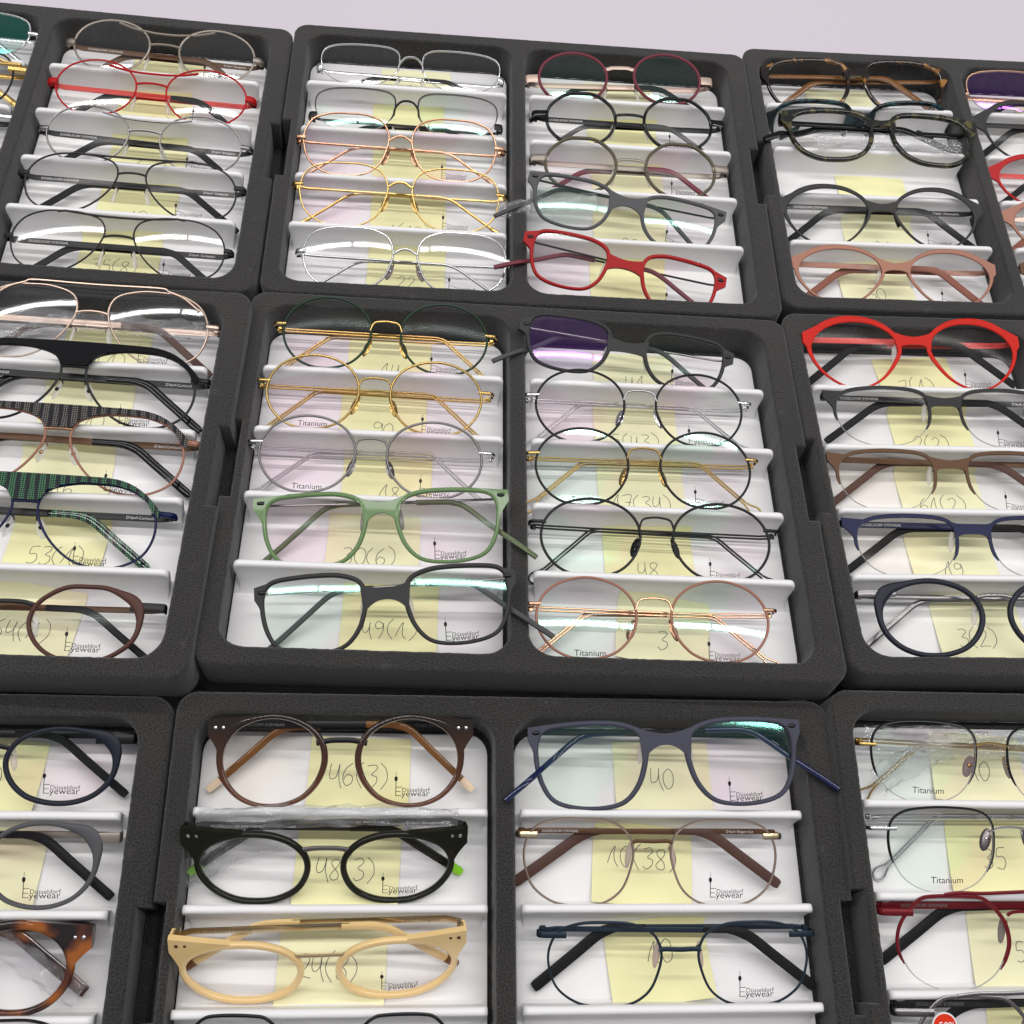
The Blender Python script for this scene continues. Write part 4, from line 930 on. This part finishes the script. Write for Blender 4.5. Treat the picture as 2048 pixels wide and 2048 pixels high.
 ('m1', 'FR', -84.5, 97.5, -1.5, 15, 0, 72, 9.1, 64.8, 11.5, 41.5, 'black and gold half-rim glasses wrapped in clear film, lens printed Titanium', dict(WIRE, sh='half', rim='half', arc=(-28, 212), rw=(1.2, 1.1, .8, 1.1), m=BLACKM, bm=GOLD, em=GOLD, tm=GOLD, padm=SMOKEP, lens='mint', tit=True, logo=False, br=('pts', [(1.0, 0), (.7, 1.3), (0, 1.8)], .6), ep=('rod', 2, -1.5), ue=60)),
 ('m2', 'FR', -82.2, 60.2, .4, 15, 0, 74, 9.3, 64, 5.1, 41.4, 'black and silver half-rim glasses, lens printed Titanium, above the dark red pair', dict(WIRE, sh='half', rim='half', arc=(-22, 214), rw=(1.3, 1.2, .8, 1.2), m=BLACKM, bm=SILV, em=SILV, tm=SILV, padm=GUN, lens='mint', tit=True, logo=False, br=('pts', [(1.0, -6), (.7, -4.6), (0, -4.2)], .6), ep=('rod', 2, -5), ue=60)),
 ('m3', 'FR', -81.9, 16.5, 0, 15, 0, 74.5, 10, 66.0, 5.2, 44, 'dark red half-rim octagonal glasses with black temple tips', dict(BROW, sh='hex', m=DRED, rw=(1.5, 1.4, .8, 1.8), arc=(-30, 218), br=('pts', [(1.0, -3), (.7, -1.6), (0, -1.2)], .8), bar=([(42, 6.6), (34, 7.6), (22, 7.4), (3, 8.2)], .9, .7), ep=('rod', 3.6, -2), tm=DRED, padm=SMOKEP, tprint=(D, None), tpm=GPRINT, logo=False, tip=('flat', 5.2, 2.4))),
 ('m4', 'FR', -79, -28.8, 0, 15, 0, 77, 10, 66, 4.6, 42, 'dark grey octagonal glasses with a round red discount sticker, bottom right photo corner', dict(BROW, sh='hex', m=GUN, rw=(1.6, 1.4, .8, 1.6), arc=(-30, 218), br=('pts', [(1.0, -3), (.7, -1.6), (0, -1.2)], .8), bar=([(46, 5.6), (36, 6.8), (22, 7.0), (3, 7.8)], 1.0, .7), ep=('rod', 4, -2), tm=DGREYM, padm=SMOKEP, tprint=(D, None), tpm=GPRINT, logo=False)),
]
ROOTS = {}
for g in GL:
    st = dict(g[13]); st.pop('tm2', None)
    ROOTS[g[0]] = glasses(*g[:13], **st)

# round discount sticker on the lens of the corner pair
sr = ROOTS['m4']
def disc(r, z, name, mat, parent, cx, cy):
    mb = MB(); mb.sweep([(cx + r / 2 * math.cos(k * PI / 20), cy + r / 2 * math.sin(k * PI / 20), z) for k in range(40)], r / 2, .12, True, K=4)
    return mb.build(name, mat, parent, False)
cx, cy = -55.0, -6.8
ds = disc(7.4, 2.6, 'price_sticker', WHITEM, None, 0, 0); ds.matrix_world = sr.matrix_world @ Matrix.Translation((cx * MM, cy * MM, 0))
tag(ds, 'round red and white minus fifty percent sticker on the dark octagonal glasses', 'price sticker')
disc(6.5, 2.85, 'red_disc', REDST, ds, 0, 0)
mb = MB(); put_text(mb, '-50%', 4.6, 0, -1.3, lambda X, Y: 3.05, align='C', squash=1.05)
put_text(mb, '-50%', 4.6, .12, -1.2, lambda X, Y: 3.06, align='C', squash=1.05); mb.build('printed_text', WHITEM, ds, False)

# ------------------------------------------------------------ sticky notes
GLY = {
 '0': [[(.3, 1), (.08, .75), (.05, .35), (.25, 0), (.5, .15), (.58, .55), (.5, .9), (.3, 1)]],
 '1': [[(.0, .12), (.18, .6), (.42, 1.0), (.36, .6), (.42, .2), (.56, -.05)]],
 '2': [[(.05, .8), (.3, 1), (.52, .82), (.4, .5), (.1, .12), (.05, .02), (.3, .06), (.6, .04)]],
 '3': [[(.08, .95), (.4, 1), (.5, .82), (.25, .55), (.5, .42), (.5, .15), (.25, -.02), (.05, .1)]],
 '4': [[(.1, .95), (.05, .5), (.12, .3), (.3, .36), (.42, .6), (.46, .95), (.44, .4), (.6, -.1)]],
 '5': [[(.5, 1), (.15, .95), (.12, .58), (.4, .6), (.52, .3), (.35, .02), (.05, .06)]],
 '6': [[(.45, 1), (.15, .7), (.05, .3), (.2, .02), (.45, .12), (.48, .4), (.25, .48), (.08, .3)]],
 '7': [[(.05, .9), (.3, .98), (.55, .95), (.4, .5), (.3, 0)], [(.2, .5), (.52, .52)]],
 '8': [[(.4, .95), (.15, .9), (.15, .65), (.45, .35), (.45, .05), (.2, 0), (.08, .2), (.4, .6), (.52, .85), (.4, .95)]],
 '9': [[(.5, .85), (.25, 1), (.08, .75), (.2, .55), (.45, .65), (.52, .9), (.52, .4), (.3, -.05)]],
 '(': [[(.4, 1.15), (.12, .8), (.08, .35), (.35, -.1)]],
 ')': [[(.05, 1.15), (.35, .85), (.4, .35), (.1, -.12)]],
}
NOTES = [
 ('a1', 'TL', 80.6, 0, ''), ('a2', 'TL', 76.6, 1, '27(2)'), ('a3', 'TL', 80, 2, '2(21)'), ('a4', 'TL', 80.4, 3, '12'), ('a5', 'TL', 76.5, 4, '35(8)'),
 ('b1', 'T', -79.6, 0, '8(1)'), ('b2', 'T', -83.5, 1, ''), ('b3', 'T', -80.6, 2, ''), ('b4', 'T', -79.4, 3, '1(13)'), ('b5', 'T', -78.7, 4, '22'),
 ('c1', 'T', 74.9, 0, ''), ('c2', 'T', 75.5, 1, ''), ('c3', 'T', 76.7, 2, ''), ('c4', 'T', 75.9, 3, '28'), ('c5', 'T', 72.2, 4, ''),
 ('d1', 'TR', -90.4, 0, ''), ('d3', 'TR', -81, 2, ''), ('d4', 'TR', -83.9, 3, '26'), ('d5', 'TR', -94, 4, '30'), ('e1', 'TR', 77, 0, ''),
 ('e2', 'TR', 77, 1, ''), ('f1', 'ML', 83.6, 0, '60(1)'), ('f2', 'ML', 80.8, 1, '(21)'), ('f3', 'ML', 78.4, 2, '16'), ('f4', 'ML', 83.8, 3, '53(1)'), ('f5', 'ML', 78.8, 4, '64(1)'),
 ('g1', 'M', -82.8, 0, '14'), ('g2', 'M', -84.3, 1, '90'), ('g3', 'M', -79.4, 2, '18'), ('g4', 'M', -84.6, 3, '30(6)'), ('g5', 'M', -73, 4, '49(1)'),
 ('h1', 'M', 72.8, 0, '41'), ('h2', 'M', 71.2, 1, '5(43)'), ('h3', 'M', 71.6, 2, '17(34)'), ('h4', 'M', 72.8, 3, '48'), ('h5', 'M', 77.4, 4, '3'),
 ('i1', 'MR', -78.5, 0, '7(1)'), ('i2', 'MR', -78.4, 1, '2(2)'), ('i3', 'MR', -83.6, 2, '61(2)'), ('i4', 'MR', -87, 3, '19'), ('i5', 'MR', -81.7, 4, '3(2)'),
 ('j1', 'FL', 79.5, 0, '(1)'), ('j2', 'FL', 86.5, 1, '15'), ('k1', 'F', -77.8, 0, '46(3)'), ('k2', 'F', -81.4, 1, '48(3)'), ('k3', 'F', -86.4, 2, '24(8)'),
 ('l1', 'F', 82.2, 0, '40'), ('l2', 'F', 68.6, 1, '10(38)'), ('l3', 'F', 74.1, 2, '10'),
 ('m1', 'FR', -83.6, 0, '10'), ('m2', 'FR', -82, 1, '35'), ('m3', 'FR', -78, 2, '5'), ('m4', 'FR', -75, 3, '')]
NROT = {'l2': -4.5, 'l3': 6, 'm1': -4, 'm2': -3, 'm3': -3, 'h5': -6, 'i1': 5, 'j1': -5, 'j2': -4, 'f4': -2, 'f5': -5, 'k3': -2, 'k2': -2, 'k1': -1.5, 'h4': 1, 'd1': 1, 'd5': 2, 'i2': 1, 'l1': 1}
NLAB = {'a1': 'taupe double-bridge glasses', 'a2': 'red double-bridge glasses', 'a3': 'thin grey double-bridge glasses', 'a4': 'thin grey straight-bar aviators', 'a5': 'dark grey aviators',
 'b1': 'silver half-rim glasses', 'b2': 'black saddle-bridge half-rim glasses', 'b3': 'rose gold square glasses', 'b4': 'yellow gold square glasses', 'b5': 'shiny silver square glasses',
 'c1': 'round burgundy glasses', 'c2': 'round glossy black glasses', 'c3': 'round olive glasses', 'c4': 'tilted light grey glasses', 'c5': 'tilted bright red glasses',
 'd1': 'brown tortoiseshell glasses', 'd3': '', 'd4': 'matte black winged glasses', 'd5': 'copper rose winged glasses', 'e1': 'rose gold glasses at the right edge', 'e2': 'black winged glasses at the right edge',
 'f1': 'film-wrapped double-bridge aviators', 'f2': 'plain black brow aviators', 'f3': 'black and grey plaid brow aviators', 'f4': 'green plaid brow aviators', 'f5': 'matte brown round glasses',
 'g1': 'green and gold round glasses', 'g2': 'all gold round glasses', 'g3': 'silver temple round glasses', 'g4': 'sage green rectangular glasses', 'g5': 'charcoal rectangular glasses',
 'h1': 'purple reflecting grey glasses', 'h2': 'black and silver round glasses', 'h3': 'black and gold round glasses', 'h4': 'all black round wire glasses', 'h5': 'copper and rose gold round glasses',
 'i1': 'orange red winged glasses', 'i2': 'black browline glasses', 'i3': 'brown browline glasses', 'i4': 'navy browline glasses', 'i5': 'dark navy round glasses',
 'j1': 'navy black round glasses', 'j2': 'light grey round glasses', 'k1': 'brown translucent round glasses', 'k2': 'dark olive lime-tipped glasses', 'k3': 'honey coloured glasses',
 'l1': 'slate blue rectangular glasses', 'l2': 'thin gold brown glasses', 'l3': 'thin blue black glasses', 'm1': 'film-wrapped black and gold half-rims', 'm2': 'black and silver half-rims', 'm3': 'dark red octagonal glasses', 'm4': 'dark grey stickered glasses'}
for nid, tray, xc, slot, txt in NOTES:
    rnd = random.Random(nid + 'n'); rot = math.radians(NROT.get(nid, rnd.uniform(-1, 1.5))); W2 = 26
    back = 108.5 if slot == 0 else RIDGE[slot - 1]
    curl = (rnd.uniform(.4, 1.3), rnd.uniform(.8, 3.2), rnd.uniform(-.5, .5))
    hgt = 37.5 if slot == 0 else 39.5
    if nid == 'd3': back += 1
    yc0 = back - (0 if slot == 0 else 3.2) - hgt / 2
    mb = MB(); NR, NC = 24, 9; vs_ = []; fs = []
    def nz(x, y):
        z = (FLOOR if slot == 0 else floor_z(y - back)) + .45
        u = (x - xc) / W2; v = (y - yc0) / (hgt / 2)
        return z + curl[0] * abs(u) ** 3 * max(0, .5 - v) + (curl[1] * abs(v) ** 3 * (.6 + curl[2] * u) if v < 0 else 0)
    cr, srn = math.cos(rot), math.sin(rot)
    def np_(u, v):
        X = xc + (u * W2) * cr - (v * hgt / 2) * srn; Y = yc0 + (u * W2) * srn + (v * hgt / 2) * cr
        Y = min(Y, back - 2.9 if slot else 109.5); return (X, Y, nz(X, Y))
    for r in range(NR + 1):
        for k in range(NC + 1): vs_.append(np_(-1 + 2 * k / NC, 1 - 2 * (r / NR)))
    for r in range(NR):
        for k in range(NC):
            a = r * (NC + 1) + k; fs.append((a, a + 1, a + NC + 2, a + NC + 1))
    mb.add(vs_, fs)
    no = mb.build('sticky_note', NOTE if rnd.random() < .5 else NOTE2, None, True, 60); no.matrix_world = TM[tray]
    ll = NLAB[nid]
    if nid == 'd3': lab = 'yellow sticky note in the slot without glasses of the back right tray'
    elif txt: lab = 'yellow sticky note with handwritten %s, under the %s' % (txt.replace('(', ' (').strip(), ll)
    else: lab = 'yellow sticky note lying under the %s' % ll
    tag(no, lab, 'sticky note', 'yellow sticky notes under the glasses')
    if txt:
        ink = MB(); hs = 10.5 if slot else 11; x = -len(txt) * hs * .62 / 2 + rnd.uniform(-1, 2)
        yb_ = -hgt / 2 + (8.5 if tray in ('M', 'T', 'TL', 'ML', 'MR', 'TR') else 12.5)
        if nid in ('l2', 'l3'): yb_ += 6
        if nid in ('f4', 'f5', 'g5', 'g4'): yb_ += 1.5
        for ch in txt:
            sc_ = hs * rnd.uniform(.92, 1.08)
            for strk in GLY[ch]:
                pts = catmull([(p[0] * sc_ + x + rnd.uniform(-.2, .2), p[1] * sc_ + yb_ + rnd.uniform(-.25, .25)) for p in strk], 6, False)
                P3 = []
                for u, v in pts:
                    q = np_(u / W2, v / (hgt / 2)); P3.append((q[0], q[1], q[2] + .08))
                ink.sweep(P3, .23, .05, False, K=4)
            x += hs * (.62 if ch not in '()' else .5)
        ink.build('handwriting', INK, no, False)

# ------------------------------------------------------------ crumpled clear film sleeves
def sleeve(gid, pts, w_, d_, label, seed=1):
    rnd = random.Random(seed); P = catmull(pts, 8, False); mb = MB(); K = 18; vs_ = []; fs = []
    ph = [rnd.uniform(0, 6) for _ in range(6)]
    for i, p in enumerate(P):
        a = P[max(0, i - 1)]; b_ = P[min(len(P) - 1, i + 1)]; tx, ty = b_[0] - a[0], b_[1] - a[1]; l = math.hypot(tx, ty) or 1; nx, ny = -ty / l, tx / l
        for k in range(K):
            th = 2 * PI * k / K
            j = 1 + .16 * math.sin(3 * th + i * .7 + ph[0]) + .12 * math.sin(5 * th - i * 1.1 + ph[1]) + rnd.uniform(-.14, .14)
            u = w_ * math.cos(th) * j; z = d_ * math.sin(th) * j
            vs_.append((p[0] + nx * u, p[1] + ny * u, p[2] + z))
    for i in range(len(P) - 1):
        for k in range(K):
            l = (k + 1) % K; fs.append((i * K + k, i * K + l, (i + 1) * K + l, (i + 1) * K + k))
    mb.add(vs_, fs); o = mb.build('film_sleeve', FILM, None, True, 25); o.matrix_world = ROOTS[gid].matrix_world.copy()
    tag(o, label, 'plastic film', 'clear film sleeves pulled over temples'); return o
sleeve('f1', [(-66, 0, -8), (-30, 1, -8), (10, 1, -8), (40, 0, -9), (68, 1, -9)], 5.5, 4, 'crumpled clear film sleeve on the temples of the rose gold double-bridge aviators', 3)
sleeve('f1', [(-20, 1, -9), (-40, -6, -9), (-60, -20, -8)], 4.5, 2.5, 'clear film sleeve on the brown temple tip of the double-bridge aviators', 9)
sleeve('c4', [(-20, -6, -7), (-45, -13, -7), (-70, -22, -5), (-86, -27, -3)], 5.2, 3, 'crumpled clear film over the left temple tip of the tilted light grey glasses', 4)
sleeve('k2', [(-62, 4, -8), (-20, 5, -8), (20, 5, -9), (64, 3, -9)], 5, 4, 'crumpled clear film sleeve along the temples of the dark olive glasses', 5)
sleeve('k2', [(-20, -3, -10), (-45, -14, -9), (-64, -24, -7), (-75, -29, -6)], 6.5, 2.5, 'clear film bag around the left lime end of the dark olive glasses', 6)
sleeve('m1', [(-66, 1, -8), (-30, 2, -8), (10, 1, -8), (60, 1, -9)], 6.5, 4, 'crumpled clear film sleeve on the gold temples of the black and gold half-rims', 7)
sleeve('m1', [(-18, 0, -9), (-38, -8, -8), (-60, -22, -7)], 7, 3, 'clear film sleeve on the looped gold temple end of the half-rims', 8)
sleeve('j3', [(5, -2, -8), (25, -6, -8), (45, -20, -7), (62, -30, -6)], 6, 3.5, 'crumpled clear film sleeve on the temple of the amber tortoiseshell glasses', 10)
sleeve('d3', [(-50, -22, -3), (-20, -16, -4), (20, -16, -4), (60, -20, -4)], 6, 3.0, 'crumpled clear film sleeve on the temples of the crooked olive tortoiseshell glasses', 11)
